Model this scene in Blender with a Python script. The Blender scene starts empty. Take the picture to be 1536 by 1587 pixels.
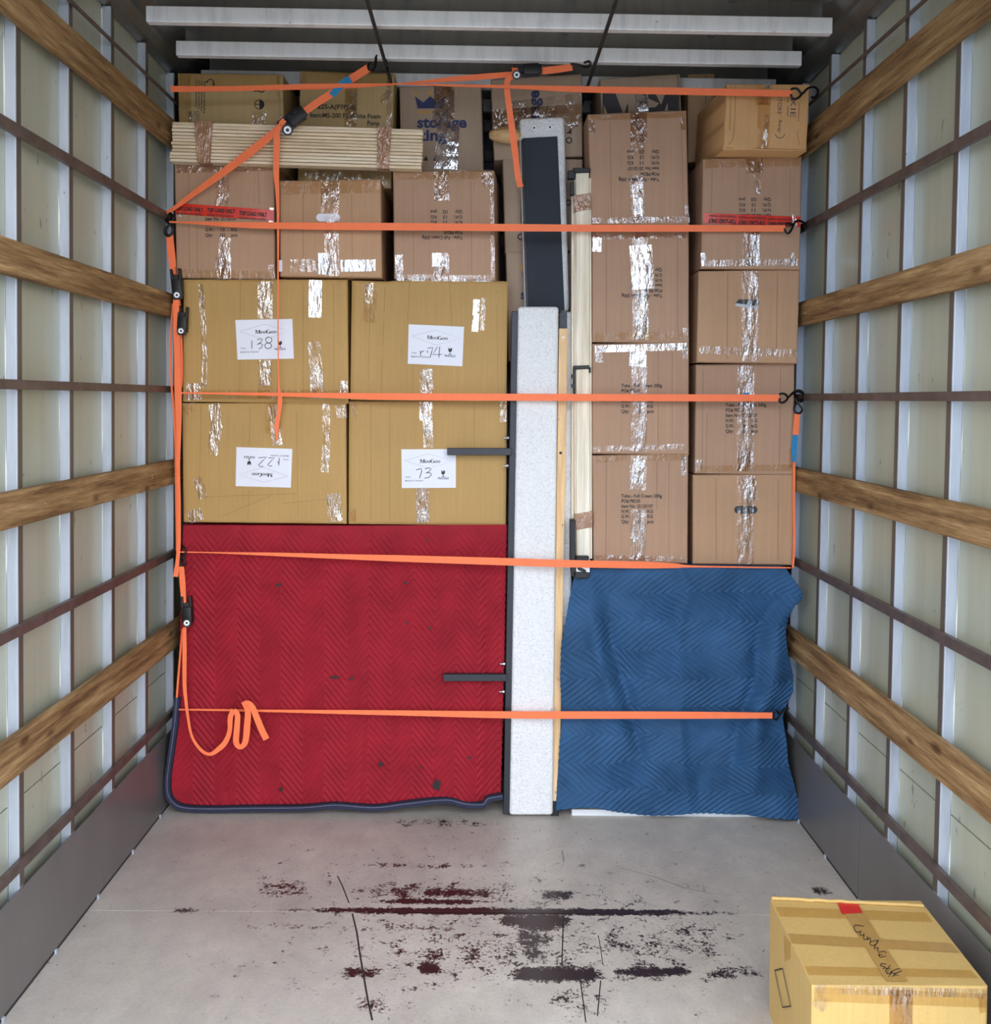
import bpy, bmesh, math, random
from mathutils import Vector, Matrix, noise
random.seed(7)
scene = bpy.context.scene
COL = scene.collection

# ------------------------------------------------------------------ camera
IMW, IMH, FPX = 1536, 1587, 1600.0
PITCH, ROLL = math.radians(2.1), 0.0125
PSI = math.atan(20.0 / FPX)
CX, CY = 768.0, 619 + FPX * math.tan(PITCH)
C0 = Vector((-0.01, 0.0, 1.575))
FW = Vector((math.sin(PSI) * math.cos(PITCH), math.cos(PSI) * math.cos(PITCH), -math.sin(PITCH)))
_r = Vector((math.cos(PSI), -math.sin(PSI), 0)); _d = FW.cross(_r)
RT = _r * math.cos(ROLL) - _d * math.sin(ROLL)
DN = _d * math.cos(ROLL) + _r * math.sin(ROLL)
cam_data = bpy.data.cameras.new('camera'); cam = bpy.data.objects.new('camera', cam_data); COL.objects.link(cam)
cam_data.sensor_fit = 'HORIZONTAL'; cam_data.sensor_width = 36.0; cam_data.lens = 36.0 * FPX / IMW
cam_data.shift_x = 0.0; cam_data.shift_y = (CY - IMH / 2) / IMW
cam_data.clip_start = 0.05; cam_data.clip_end = 300
M = Matrix.Identity(4)
for i in range(3):
    M[i][0] = RT[i]; M[i][1] = -DN[i]; M[i][2] = -FW[i]; M[i][3] = C0[i]
cam.matrix_world = M
scene.camera = cam

def ray(px, py): return FW + RT * ((px - CX) / FPX) + DN * ((py - CY) / FPX)
def atY(px, py, Y):
    d = ray(px, py); return C0 + d * ((Y - C0.y) / d.y)
def atX(px, py, X):
    d = ray(px, py); return C0 + d * ((X - C0.x) / d.x)
def proj(p):
    v = Vector(p) - C0; z = v.dot(FW)
    return CX + FPX * v.dot(RT) / z, CY + FPX * v.dot(DN) / z

# ------------------------------------------------------------------ world, exposure
vs = scene.view_settings
vs.view_transform = 'Standard'; vs.look = 'None'; vs.gamma = 1.0; vs.use_curve_mapping = False
vs.exposure = 0.12
scene.cycles.max_bounces = 8; scene.cycles.diffuse_bounces = 5; scene.cycles.glossy_bounces = 4; scene.cycles.transparent_max_bounces = 10
world = bpy.data.worlds.new('sky'); scene.world = world; world.use_nodes = True
wn, wl = world.node_tree.nodes, world.node_tree.links
wn.clear()
w_out = wn.new('ShaderNodeOutputWorld'); w_bg = wn.new('ShaderNodeBackground')
w_tc = wn.new('ShaderNodeTexCoord'); w_ns = wn.new('ShaderNodeTexNoise'); w_rp = wn.new('ShaderNodeValToRGB')
w_ns.inputs['Scale'].default_value = 2.6; w_ns.inputs['Detail'].default_value = 5
w_rp.color_ramp.elements[0].position = 0.40; w_rp.color_ramp.elements[0].color = (0.48, 0.68, 1.0, 1)
w_rp.color_ramp.elements[1].position = 0.58; w_rp.color_ramp.elements[1].color = (1.25, 1.25, 1.25, 1)
wl.new(w_tc.outputs['Generated'], w_ns.inputs['Vector']); wl.new(w_ns.outputs['Fac'], w_rp.inputs['Fac'])
wl.new(w_rp.outputs['Color'], w_bg.inputs['Color']); w_bg.inputs['Strength'].default_value = 4.4
wl.new(w_bg.outputs['Background'], w_out.inputs['Surface'])

# ------------------------------------------------------------------ materials
def lin(c):
    return tuple(((v / 255) / 12.92 if v <= 10 else ((v / 255 + 0.055) / 1.055) ** 2.4) for v in c) + (1.0,)

class NT:
    """small helper around a material's node tree"""
    def __init__(s, name):
        s.m = bpy.data.materials.new(name); s.m.use_nodes = True
        s.t = s.m.node_tree; s.n = s.t.nodes; s.l = s.t.links
        s.b = s.n['Principled BSDF']; s.out = s.n['Material Output']
        s.tc = None
    def coord(s, scale=(1, 1, 1), kind='Object'):
        if s.tc is None: s.tc = s.n.new('ShaderNodeTexCoord')
        mp = s.n.new('ShaderNodeMapping'); mp.inputs['Scale'].default_value = scale
        s.l.new(s.tc.outputs[kind], mp.inputs['Vector']); return mp.outputs['Vector']
    def noise(s, scale=5, detail=4, rough=0.5, sc=(1, 1, 1), vec=None):
        q = s.n.new('ShaderNodeTexNoise'); q.inputs['Scale'].default_value = scale
        q.inputs['Detail'].default_value = detail; q.inputs['Roughness'].default_value = rough
        s.l.new(vec or s.coord(sc), q.inputs['Vector']); return q.outputs['Fac']
    def ramp(s, fac, stops):
        q = s.n.new('ShaderNodeValToRGB'); e = q.color_ramp.elements
        while len(e) < len(stops): e.new(0.5)
        for i, (p, c) in enumerate(stops):
            e[i].position = p; e[i].color = c if len(c) == 4 else tuple(c) + (1,)
        s.l.new(fac, q.inputs['Fac']); return q.outputs['Color']
    def math(s, op, a, b=None, clamp=False):
        q = s.n.new('ShaderNodeMath'); q.operation = op; q.use_clamp = clamp
        for i, v in enumerate((a, b)):
            if v is None: continue
            if isinstance(v, (int, float)): q.inputs[i].default_value = v
            else: s.l.new(v, q.inputs[i])
        return q.outputs[0]
    def mix(s, fac, a, b, mode='MIX'):
        q = s.n.new('ShaderNodeMix'); q.data_type = 'RGBA'; q.blend_type = mode
        for i, v in ((0, fac), (6, a), (7, b)):
            if isinstance(v, (int, float)): q.inputs[i].default_value = v
            elif isinstance(v, tuple): q.inputs[i].default_value = v
            else: s.l.new(v, q.inputs[i])
        return q.outputs[2]
    def bump(s, h, strength=0.3, dist=0.01, to=None):
        q = s.n.new('ShaderNodeBump'); q.inputs['Strength'].default_value = strength; q.inputs['Distance'].default_value = dist
        s.l.new(h, q.inputs['Height']); s.l.new(q.outputs['Normal'], to or s.b.inputs['Normal']); return q
    def set(s, **k):
        names = {'color': 'Base Color', 'rough': 'Roughness', 'metal': 'Metallic', 'spec': 'Specular IOR Level'}
        for a, v in k.items():
            inp = s.b.inputs[names[a]]
            if isinstance(v, (int, float, tuple)): inp.default_value = v
            else: s.l.new(v, inp)
        return s

def plain(name, c, rough=0.5, metal=0.0, spec=0.5, var=0.12, vscale=6):
    t = NT(name); base = lin(c)
    n = t.noise(vscale, 4)
    dark = tuple(v * (1 - var) for v in base[:3]) + (1,); lite = tuple(min(1, v * (1 + var)) for v in base[:3]) + (1,)
    t.set(color=t.ramp(n, [(0.3, dark), (0.7, lite)]), rough=rough, metal=metal, spec=spec)
    return t.m

def cardboard(name, c, rough=0.62):
    t = NT(name); base = lin(c)
    f = lambda k: tuple(min(1, v * k) for v in base[:3]) + (1,)
    big = t.noise(3.0, 3); col = t.ramp(big, [(0.3, f(0.93)), (0.7, f(1.06))])
    cor = t.noise(1.0, 3, 0.6, sc=(130, 130, 2)); c2 = t.ramp(cor, [(0.35, (0.93, 0.93, 0.93)), (0.65, (1, 1, 1))])
    fib = t.noise(260, 2); c3 = t.ramp(fib, [(0.3, (0.93, 0.93, 0.93)), (0.7, (1.0, 1.0, 1.0))])
    c = t.mix(1.0, col, c2, 'MULTIPLY'); c = t.mix(1.0, c, c3, 'MULTIPLY')
    t.set(color=c, rough=rough, spec=0.3)
    dents = t.noise(7, 3); h = t.math('ADD', t.math('MULTIPLY', cor, 0.10), dents)
    t.bump(h, 0.35, 0.012)
    return t.m

def tape_mat(name, tint, refl, seed, rough=0.07, wrinkle=1.0):
    t = NT(name); n, l = t.n, t.l
    n.remove(t.b)
    tr = n.new('ShaderNodeBsdfTransparent'); tr.inputs['Color'].default_value = tint
    gl = n.new('ShaderNodeBsdfGlossy'); gl.inputs['Roughness'].default_value = rough
    mx = n.new('ShaderNodeMixShader')
    big = t.noise(22 + seed, 3, 0.6, sc=(1, 1, 0.55))
    fac = t.ramp(big, [(0.36, (refl * 0.15,) * 3), (0.62, (refl * 1.25,) * 3)])
    wr = t.noise(55, 3, 0.55, sc=(1.0, 1.0, 0.35))
    b = t.bump(wr, wrinkle, 0.010, to=gl.inputs['Normal'])
    l.new(fac, mx.inputs[0]); l.new(tr.outputs[0], mx.inputs[1]); l.new(gl.outputs[0], mx.inputs[2])
    l.new(mx.outputs[0], t.out.inputs['Surface'])
    return t.m

def wood(name, dark, mid, lite, axis='Y', scale=1.0, rough=0.65):
    t = NT(name)
    st = {'Y': (9, 0.55, 9), 'Z': (9, 9, 0.55), 'X': (0.55, 9, 9)}[axis]
    v = t.coord(tuple(a * scale for a in st))
    n1 = t.noise(2.2, 6, 0.62, vec=v)
    g = t.noise(9, 4, 0.6, vec=v)
    col = t.ramp(n1, [(0.30, lin(dark)), (0.5, lin(mid)), (0.72, lin(lite))])
    gr = t.ramp(g, [(0.3, (0.8, 0.8, 0.8)), (0.65, (1.05, 1.05, 1.05))])
    t.set(color=t.mix(1.0, col, gr, 'MULTIPLY'), rough=rough, spec=0.3)
    t.bump(g, 0.35, 0.006)
    return t.m

def old_timber():
    t = NT('old_timber')
    v = t.coord((18, 1.1, 18))
    n1 = t.noise(2.4, 7, 0.65, vec=v); g = t.noise(11, 4, 0.6, vec=v)
    col = t.ramp(n1, [(0.28, lin((86, 60, 38))), (0.5, lin((150, 117, 78))), (0.72, lin((194, 162, 116)))])
    gr = t.ramp(g, [(0.3, (0.72, 0.70, 0.68)), (0.62, (1.05, 1.05, 1.05))])
    c = t.mix(1.0, col, gr, 'MULTIPLY')
    vo = t.n.new('ShaderNodeTexVoronoi'); vo.inputs['Scale'].default_value = 3.1
    t.l.new(t.coord((0, 1.0, 2.6)), vo.inputs['Vector'])
    kn = t.ramp(vo.outputs['Distance'], [(0.05, (0.36, 0.30, 0.25)), (0.13, (1, 1, 1))])
    c = t.mix(1.0, c, kn, 'MULTIPLY')
    chips = t.noise(38, 4, 0.7, sc=(1, 0.35, 1)); cf = t.ramp(chips, [(0.69, (0, 0, 0)), (0.72, (1, 1, 1))])
    c = t.mix(cf, c, lin((214, 188, 150)))
    t.set(color=c, rough=0.7, spec=0.25); t.bump(g, 0.5, 0.006)
    return t.m

def wall_panel():
    t = NT('fibreglass_panel')
    n1 = t.noise(1.6, 4, sc=(1, 1.0, 0.5)); col = t.ramp(n1, [(0.3, lin((164, 165, 145))), (0.7, lin((181, 184, 165)))])
    st = t.noise(26, 3, 0.6, sc=(1, 1, 0.06)); c2 = t.ramp(st, [(0.3, (0.93, 0.93, 0.92)), (0.7, (1.03, 1.03, 1.02))])
    c = t.mix(1.0, col, c2, 'MULTIPLY')
    sp = t.noise(15, 5, 0.7, sc=(1, 1.6, 0.8)); sf = t.ramp(sp, [(0.66, (0, 0, 0)), (0.69, (0.6, 0.6, 0.6))])
    c = t.mix(sf, c, lin((62, 58, 48)))
    t.set(color=c, rough=0.28, spec=0.5)
    t.bump(t.noise(3, 2), 0.12, 0.02)
    return t.m

def aluminium(name='aluminium', c=(196, 203, 216), rough=0.42, metal=0.35):
    t = NT(name)
    n = t.noise(30, 4, 0.6, sc=(1, 1, 0.15)); base = lin(c)
    f = lambda k: tuple(min(1, v * k) for v in base[:3]) + (1,)
    col = t.ramp(n, [(0.25, f(0.8)), (0.55, f(1.0))])
    sp = t.noise(23, 4, 0.7); sf = t.ramp(sp, [(0.70, (0, 0, 0)), (0.74, (0.7, 0.7, 0.7))])
    t.set(color=t.mix(sf, col, lin((90, 90, 92))), rough=rough, metal=metal)
    return t.m

def floor_mat():
    t = NT('worn_steel_floor')
    n1 = t.noise(2.3, 6, 0.6); col = t.ramp(n1, [(0.3, lin((184, 176, 168))), (0.7, lin((208, 201, 192)))])
    fine = t.noise(90, 3, 0.7); c2 = t.ramp(fine, [(0.3, (0.9, 0.9, 0.9)), (0.7, (1.04, 1.04, 1.04))])
    col = t.mix(1.0, col, c2, 'MULTIPLY')
    lit = t.noise(9, 7, 0.75, sc=(1, 0.4, 1)); lf = t.ramp(lit, [(0.60, (0, 0, 0)), (0.74, (0.55, 0.55, 0.55))])
    col = t.mix(lf, col, lin((214, 211, 206)))
    mot = t.noise(13, 5, 0.65, sc=(1, 0.6, 1)); col = t.mix(1.0, col, t.ramp(mot, [(0.3, (0.86, 0.86, 0.86)), (0.65, (1.03, 1.03, 1.02))]), 'MULTIPLY')
    # areas where the grey paint is scraped off down to the dark primer
    sx = t.n.new('ShaderNodeSeparateXYZ'); t.l.new(t.coord(), sx.inputs[0]); X, Y = sx.outputs[0], sx.outputs[1]
    def blob(cx, cy, rx, ry, w):
        a = t.math('DIVIDE', t.math('SUBTRACT', X, cx), rx); b = t.math('DIVIDE', t.math('SUBTRACT', Y, cy), ry)
        d = t.math('ADD', t.math('POWER', t.math('ABSOLUTE', a), 3.0), t.math('POWER', t.math('ABSOLUTE', b), 1.6))
        return t.math('MULTIPLY', t.math('SUBTRACT', 1.0, d, clamp=True), w)
    blobs = FLOOR_BLOBS
    s = None
    for q in blobs:
        b = blob(*q); s = b if s is None else t.math('MAXIMUM', s, b)
    fl = t.noise(85, 6, 0.85); med = t.noise(19, 4, 0.6)
    h = t.math('ADD', t.math('MULTIPLY', t.math('SUBTRACT', fl, 0.5), 2.6), t.math('MULTIPLY', t.math('SUBTRACT', med, 0.5), 1.7))
    tot = t.math('ADD', h, t.math('MULTIPLY', s, 2.5))
    mask = t.ramp(tot, [(0.475, (0, 0, 0)), (0.50, (1, 1, 1))])
    t.set(color=t.mix(mask, col, lin((46, 32, 32))), rough=t.ramp(mask, [(0.0, (0.42,) * 3), (1.0, (0.30,) * 3)]), spec=0.5)
    t.bump(t.math('MULTIPLY', mask, -1.0), 0.25, 0.002)
    return t.m

def pxfloor(px, py):
    d = ray(px, py); p = C0 + d * (-C0.z / d.z); return p.x, p.y
FLOOR_BLOBS = []
def _fb(x0, x1, y0, y1, w):
    a = pxfloor((x0 + x1) / 2, y1); b = pxfloor((x0 + x1) / 2, y0); c = pxfloor(x0, (y0 + y1) / 2); d = pxfloor(x1, (y0 + y1) / 2)
    FLOOR_BLOBS.append((a[0], (a[1] + b[1]) / 2, (d[0] - c[0]) / 2, (b[1] - a[1]) / 2, w))
_fb(405, 1185, 1405, 1421, 0.42); _fb(770, 900, 1408, 1450, 0.42); _fb(800, 850, 1420, 1510, 0.30)
_fb(380, 480, 1355, 1400, 0.21); _fb(520, 830, 1362, 1404, 0.24); _fb(560, 780, 1391, 1404, 0.36); _fb(830, 900, 1375, 1404, 0.28)
_fb(770, 960, 1492, 1528, 0.42); _fb(940, 1090, 1495, 1518, 0.38); _fb(1080, 1200, 1492, 1520, 0.24)
_fb(640, 690, 1485, 1518, 0.36); _fb(510, 600, 1490, 1520, 0.26); _fb(590, 700, 1420, 1530, 0.15)
_fb(880, 930, 1520, 1587, 0.20); _fb(540, 600, 1530, 1580, 0.20); _fb(980, 1180, 1418, 1470, 0.16)
_fb(760, 900, 1420, 1520, 0.17); _fb(530, 780, 1335, 1350, 0.17); _fb(560, 800, 1265, 1285, 0.16); _fb(380, 1200, 1330, 1600, 0.125); _fb(200, 1300, 1265, 1650, 0.07); _fb(880, 1190, 1418, 1520, 0.165); _fb(540, 1000, 1425, 1540, 0.165); _fb(840, 960, 1510, 1590, 0.17)
_fb(870, 985, 1420, 1510, 0.14); _fb(1265, 1300, 1372, 1392, 0.26); _fb(250, 310, 1405, 1420, 0.20); _fb(700, 1180, 1495, 1530, 0.13)

MT = {
 'panel': wall_panel(), 'alu': aluminium(), 'timber': old_timber(), 'floor': floor_mat(),
 'kick': plain('kick_panel_grey', (118, 114, 112), 0.35, 0.25, var=0.08),
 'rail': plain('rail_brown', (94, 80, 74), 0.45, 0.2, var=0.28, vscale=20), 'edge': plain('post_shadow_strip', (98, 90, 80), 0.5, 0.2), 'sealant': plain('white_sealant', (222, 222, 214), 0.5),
 'roof': aluminium('roof_sheet', (176, 164, 152), 0.22, 0.9), 'trim': aluminium('roof_trim', (128, 128, 126), 0.38, 0.8),
 'beam': aluminium('roof_beam', (246, 248, 252), 0.40, 0.05),
 'bulk': plain('bulkhead_grey', (150, 156, 170), 0.4, 0.3),
 'gasket': plain('dark_gasket', (46, 44, 43), 0.7),
 'steel': plain('bright_steel', (168, 170, 174), 0.38, 0.9), 'black_steel': plain('black_wire', (16, 16, 17), 0.4, 0.3),
 'black': plain('black_plastic', (18, 18, 19), 0.5), 'frame': plain('charcoal_steel', (48, 50, 56), 0.45, 0.3),
 'pcb': plain('charcoal_cloth', (56, 60, 68), 0.8, spec=0.2),
 'brown': cardboard('carton_brown', (184, 147, 120)), 'brown2': cardboard('carton_tan', (192, 152, 118)),
 'orange_box': cardboard('carton_honey', (212, 164, 112)), 'olive': cardboard('carton_olive', (192, 164, 116)),
 'moo': cardboard('carton_mustard', (190, 153, 95)), 'grey_box': cardboard('carton_grey_brown', (176, 152, 130)),
 'flat_box': cardboard('carton_plain', (186, 150, 112)), 'front_box': cardboard('carton_straw', (203, 170, 106)),
 'clear': tape_mat('clear_tape', (0.98, 0.96, 0.94, 1), 0.26, 0), 'clear2': tape_mat('shiny_tape', (0.97, 0.96, 0.97, 1), 0.62, 4, 0.10, 0.55),
 'btape': tape_mat('brown_tape', (0.86, 0.77, 0.69, 1), 0.22, 2), 'dtape': tape_mat('tan_tape', (0.91, 0.85, 0.74, 1), 0.05, 3, 0.2),
 'paper': plain('label_paper', (232, 234, 246), 0.6, var=0.02), 'ink': plain('black_ink', (40, 36, 36), 0.6, var=0.05),
 'pen': plain('pen_ink', (70, 70, 78), 0.6), 'pale_line': plain('grey_print', (208, 210, 220), 0.6, var=0.02),
 'navy': plain('navy_print', (38, 48, 92), 0.6), 'ochre': plain('ochre_print', (190, 142, 72), 0.6),
 'redtape': plain('red_tape', (214, 52, 34), 0.25, var=0.15, vscale=40), 'mblack': plain('big_print', (52, 50, 52), 0.6),
 'red': plain('red_quilt', (150, 27, 42), 0.75, spec=0.25, var=0.16, vscale=9), 'blue': plain('blue_quilt', (44, 82, 120), 0.7, spec=0.3, var=0.2, vscale=8),
 'bind': plain('navy_binding', (34, 38, 62), 0.8), 'strap': plain('orange_webbing', (255, 126, 78), 0.6, spec=0.4, var=0.04, vscale=30),
 'stitch': plain('pale_stitching', (120, 122, 146), 0.8), 'tag': plain('blue_tag', (30, 128, 180), 0.6), 'white': plain('white_laminate', (235, 238, 240), 0.35, var=0.02),
 'slat': wood('pale_slat', (220, 194, 156), (238, 216, 184), (247, 232, 208), 'X'), 'pale': wood('pale_timber', (230, 212, 182), (244, 233, 212), (250, 244, 230), 'Z', 0.6),
 'pine': wood('pine_strip', (220, 176, 124), (240, 202, 154), (248, 218, 176), 'Z'), 'turned': wood('turned_wood', (186, 142, 94), (216, 176, 126), (234, 200, 152), 'X', 1.4, 0.4),
 'ground': plain('concrete_ground', (150, 148, 142), 0.9),
}
def boucle():
    t = NT('boucle_fabric')
    n = t.noise(150, 3, 0.6); big = t.noise(60, 3)
    t.set(color=t.ramp(n, [(0.3, lin((218, 219, 221))), (0.5, lin((240, 241, 242)))]), rough=0.95, spec=0.1)
    t.bump(t.math('ADD', n, big), 0.5, 0.012); return t.m
MT['boucle'] = boucle()

# ------------------------------------------------------------------ mesh helpers
def root(name, label, cat, loc, group=None):
    o = bpy.data.objects.new(name, None); COL.objects.link(o); o.location = loc
    o.empty_display_size = 0.05
    o['label'] = label; o['category'] = cat
    if group: o['group'] = group
    return o
def sroot(name):
    o = bpy.data.objects.new(name, None); COL.objects.link(o); o['kind'] = 'structure'; return o

class MB:
    def __init__(s): s.v = []; s.f = []
    def add(s, vs, fs):
        k = len(s.v); s.v += [Vector(v) for v in vs]; s.f += [tuple(i + k for i in f) for f in fs]; return s
    def box(s, x0, x1, y0, y1, z0, z1):
        return s.add([(x, y, z) for z in (z0, z1) for y in (y0, y1) for x in (x0, x1)],
                     [(0, 2, 3, 1), (4, 5, 7, 6), (0, 1, 5, 4), (2, 6, 7, 3), (0, 4, 6, 2), (1, 3, 7, 5)])
    def hexa(s, front, dep):
        """front: 4 points TL TR BR BL, extruded by vector dep"""
        b = [Vector(p) + Vector(dep) for p in front]
        return s.add(list(front) + b, [(0, 3, 2, 1), (4, 5, 6, 7), (0, 1, 5, 4), (1, 2, 6, 5), (2, 3, 7, 6), (3, 0, 4, 7)])
    def tube(s, pts, r, n=8, cap=True):
        pts = [Vector(p) for p in pts]; m = len(pts); rings = []
        up = Vector((0.137, 0.31, 0.94))
        for i, p in enumerate(pts):
            t = (pts[min(i + 1, m - 1)] - pts[max(i - 1, 0)]).normalized()
            a = up - t * up.dot(t)
            if a.length < 1e-4: a = Vector((1, 0, 0)) - t * t.x
            a.normalize(); up = a; b = t.cross(a)
            rr = r[i] if isinstance(r, (list, tuple)) else r
            rings.append([p + a * (rr * math.cos(2 * math.pi * k / n)) + b * (rr * math.sin(2 * math.pi * k / n)) for k in range(n)])
        vs = [q for g in rings for q in g]; fs = []
        for i in range(m - 1):
            for k in range(n):
                k2 = (k + 1) % n; fs.append((i * n + k, i * n + k2, (i + 1) * n + k2, (i + 1) * n + k))
        if cap: fs += [tuple(range(n - 1, -1, -1)), tuple((m - 1) * n + k for k in range(n))]
        return s.add(vs, fs)
    def cyl(s, a, b, r, n=16): return s.tube([a, b], r, n)
    def ribbon(s, A, B, th=0.0016):
        """two edge polylines, given thickness away from the camera"""
        m = len(A); A = [Vector(p) for p in A]; B = [Vector(p) for p in B]; off = Vector((0, th, 0))
        vs = A + B + [p + off for p in A] + [p + off for p in B]; fs = []
        for i in range(m - 1):
            fs += [(i, m + i, m + i + 1, i + 1), (2 * m + i, 2 * m + i + 1, 3 * m + i + 1, 3 * m + i),
                   (i, i + 1, 2 * m + i + 1, 2 * m + i), (m + i, 3 * m + i, 3 * m + i + 1, m + i + 1)]
        fs += [(0, 2 * m, 3 * m, m), (m - 1, 2 * m - 1, 4 * m - 1, 3 * m - 1)]
        return s.add(vs, fs)
    def build(s, name, mat, parent=None, smooth=0, bevel=0, kind=None, seg=2):
        me = bpy.data.meshes.new(name); off = Vector((0, 0, 0)); q = parent
        while q is not None: off = off + q.location; q = q.parent
        me.from_pydata([tuple(v - off) for v in s.v], [], s.f); me.update()
        bm = bmesh.new(); bm.from_mesh(me); bmesh.ops.recalc_face_normals(bm, faces=bm.faces)
        if bevel:
            bmesh.ops.bevel(bm, geom=[e for e in bm.edges], offset=bevel, segments=seg, affect='EDGES', profile=0.5)
        bm.to_mesh(me); bm.free()
        if smooth:
            me.shade_smooth(); me.set_sharp_from_angle(angle=math.radians(smooth))
        me.materials.append(MT[mat] if isinstance(mat, str) else mat)
        o = bpy.data.objects.new(name, me); COL.objects.link(o)
        if parent is not None: o.parent = parent
        if kind: o['kind'] = kind
        return o
def lerp(a, b, t): return a + (b - a) * t
def interp(x, pts):
    if x <= pts[0][0]: return pts[0][1]
    for (x0, y0), (x1, y1) in zip(pts, pts[1:]):
        if x <= x1: return lerp(y0, y1, (x - x0) / (x1 - x0))
    return pts[-1][1]
def smooth_path(pts, k=6):
    """Catmull-Rom through tuples of any length"""
    out = []; n = len(pts)
    for i in range(n - 1):
        p0, p1, p2, p3 = pts[max(i - 1, 0)], pts[i], pts[i + 1], pts[min(i + 2, n - 1)]
        for j in range(k):
            t = j / k
            out.append(tuple(0.5 * (2 * b + (c - a) * t + (2 * a - 5 * b + 4 * c - d) * t * t + (3 * b - a - 3 * c + d) * t ** 3) for a, b, c, d in zip(p0, p1, p2, p3)))
    out.append(tuple(pts[-1])); return out

# ------------------------------------------------------------------ the truck body
YD, YB = 1.30, 4.95          # open rear end, front bulkhead
XP, XI, ZT = 1.228, 1.200, 2.80
ground = MB().box(-40, 40, -60, 40, -1.25, -1.15).build('ground', 'ground', kind='structure')

floor = sroot('floor')
SEAM = 3.112
MB().box(-1.23, 1.23, YD - 0.1, SEAM - 0.0015, -0.12, 0).build('floor_plate', 'floor', floor)
MB().box(-1.23, 1.23, SEAM + 0.0015, YB, -0.12, 0.0005).build('floor_plate', 'floor', floor)

def scratch(pts, w):
    A, B = [], []
    for i, p in enumerate(pts):
        x, y = pxfloor(*p); A.append((x - w / 2, y, 0.0011)); B.append((x + w / 2, y, 0.0011))
    m = len(A); MB().add(A + B, [(i, i + 1, m + i + 1, m + i) for i in range(m - 1)]).build('floor_scratch', 'gasket', floor)
scratch([(523, 1358), (530, 1372), (541, 1400)], 0.004); scratch([(546, 1416), (553, 1445), (558, 1480), (564, 1515), (570, 1550), (577, 1582)], 0.005)
scratch([(873, 1425), (872, 1460), (871, 1495)], 0.0035); scratch([(927, 1450), (931, 1470), (934, 1495)], 0.002); scratch([(871, 1318), (874, 1335)], 0.002)
scratch([(960, 1345), (1010, 1358), (1060, 1376), (1100, 1385), (1155, 1389)], 0.003); scratch([(900, 1525), (905, 1560), (908, 1585)], 0.003); scratch([(931, 1520), (926, 1575)], 0.003)
POSTS = [2.65 + 0.334 * k for k in range(-4, 7)]
pw = 0.030
for side, sname in ((-1, 'left'), (1, 'right')):
    w = sroot('wall_' + sname)
    X = lambda d: side * d
    def bx(d0, d1, y0, y1, z0, z1): 
        a, b = sorted((side * d0, side * d1)); return MB().box(a, b, y0, y1, z0, z1)
    bx(XP + 0.012, XP + 0.05, YD, YB, -0.12, 3.0).build('outer_skin', 'gasket', w)
    edges = [YD] + POSTS + [YB]
    for i in range(len(edges) - 1):
        y0, y1 = edges[i] + (pw if i else 0) + 0.0, edges[i + 1]
        bx(XP, XP + 0.012, y0, y1, 0.506, ZT + 0.05).build('panel', 'panel', w)
        bx(XP, XP + 0.012, y0, y1, 0.0, 0.502).build('panel', 'panel', w)
    for y in POSTS:
        bx(XI, XP, y, y + pw, 0.0, ZT).build('post', 'alu', w, bevel=0.0015, seg=1)
        bx(XI - 0.0006, XI + 0.006, y + 0.006, y + pw + 0.001, 0.29, ZT).build('post_shade_strip', 'edge', w)  # shade on the post's inward face, painted as a darker strip
        zs = [0.30 + 0.03 * k for k in range(84)]
        MB().tube([(X(XP), y - 0.001, z) for z in zs], [0.0006 + 0.0045 * max(0, noise.noise((z * 7, y * 5, side * 3))) for z in zs], 6).build('sealant_bead', 'sealant', w, smooth=60)
    # kick panels
    ks = [YD, 2.05, 3.24, YB] if side < 0 else [YD, 2.05, 3.20, YB]
    for a, b in zip(ks, ks[1:]):
        bx(XI - 0.004, XI - 0.0008, a + 0.002, b - 0.002, 0.012, 0.287).build('kick_panel', 'kick', w)
    bx(XI - 0.002, XP, YD, YB, 0.0, 0.011).build('floor_gasket', 'gasket', w)
    for y in (1.9, 2.22, 2.54, 2.86, 3.18, 3.5, 3.8):
        bx(XI - 0.010, XI - 0.0045, y, y + 0.009, 0.001, 0.014).build('floor_clip', 'alu', w)
    for zt, zb in ((2.602, 2.50), (1.955, 1.866), (1.331, 1.240), (0.710, 0.608)):
        bx(XI - 0.026, XI - 0.001, YD, YB - 0.02, zb, zt).build('rubbing_plank', 'timber', w, bevel=0.003)
    for zt, zb in ((2.252, 2.222), (1.610, 1.585), (0.985, 0.955), (0.372, 0.344)):
        if side < 0 and zt < 1.2: zt -= 0.0; zb -= 0.0
        bx(XI - 0.016, XI - 0.001, YD, YB - 0.02, zb, zt).build('tie_rail', 'rail', w, bevel=0.002)
    MB().cyl((X(XI - 0.012), YD, 2.683), (X(XI - 0.012), YB - 0.02, 2.683), 0.006, 8).build('tie_rod', 'rail', w, smooth=40)
    # cornice between wall and roof
    p = [(XI + 0.02, 2.80), (XI - 0.01, 2.815), (1.165, 2.845), (1.16, 2.86), (1.10, 2.90), (1.10, 2.93), (XI + 0.05, 2.93)]
    n = len(p); vs = [(X(a), y, z) for y in (YD, YB) for a, z in p]
    MB().add(vs, [(i, (i + 1) % n, n + (i + 1) % n, n + i) for i in range(n)] + [tuple(range(n)), tuple(range(2 * n - 1, n - 1, -1))]).build('cornice', 'trim', w)

wf = sroot('wall_front')
MB().box(-1.23, 1.23, YB, YB + 0.05, 0, 3.0).build('bulkhead_sheet', 'bulk', wf)
for z in (2.70, 2.3, 1.9):
    MB().box(-1.19, 1.19, YB - 0.02, YB - 0.001, z, z + 0.05).build('bulkhead_rib', 'beam', wf, bevel=0.002)

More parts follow.
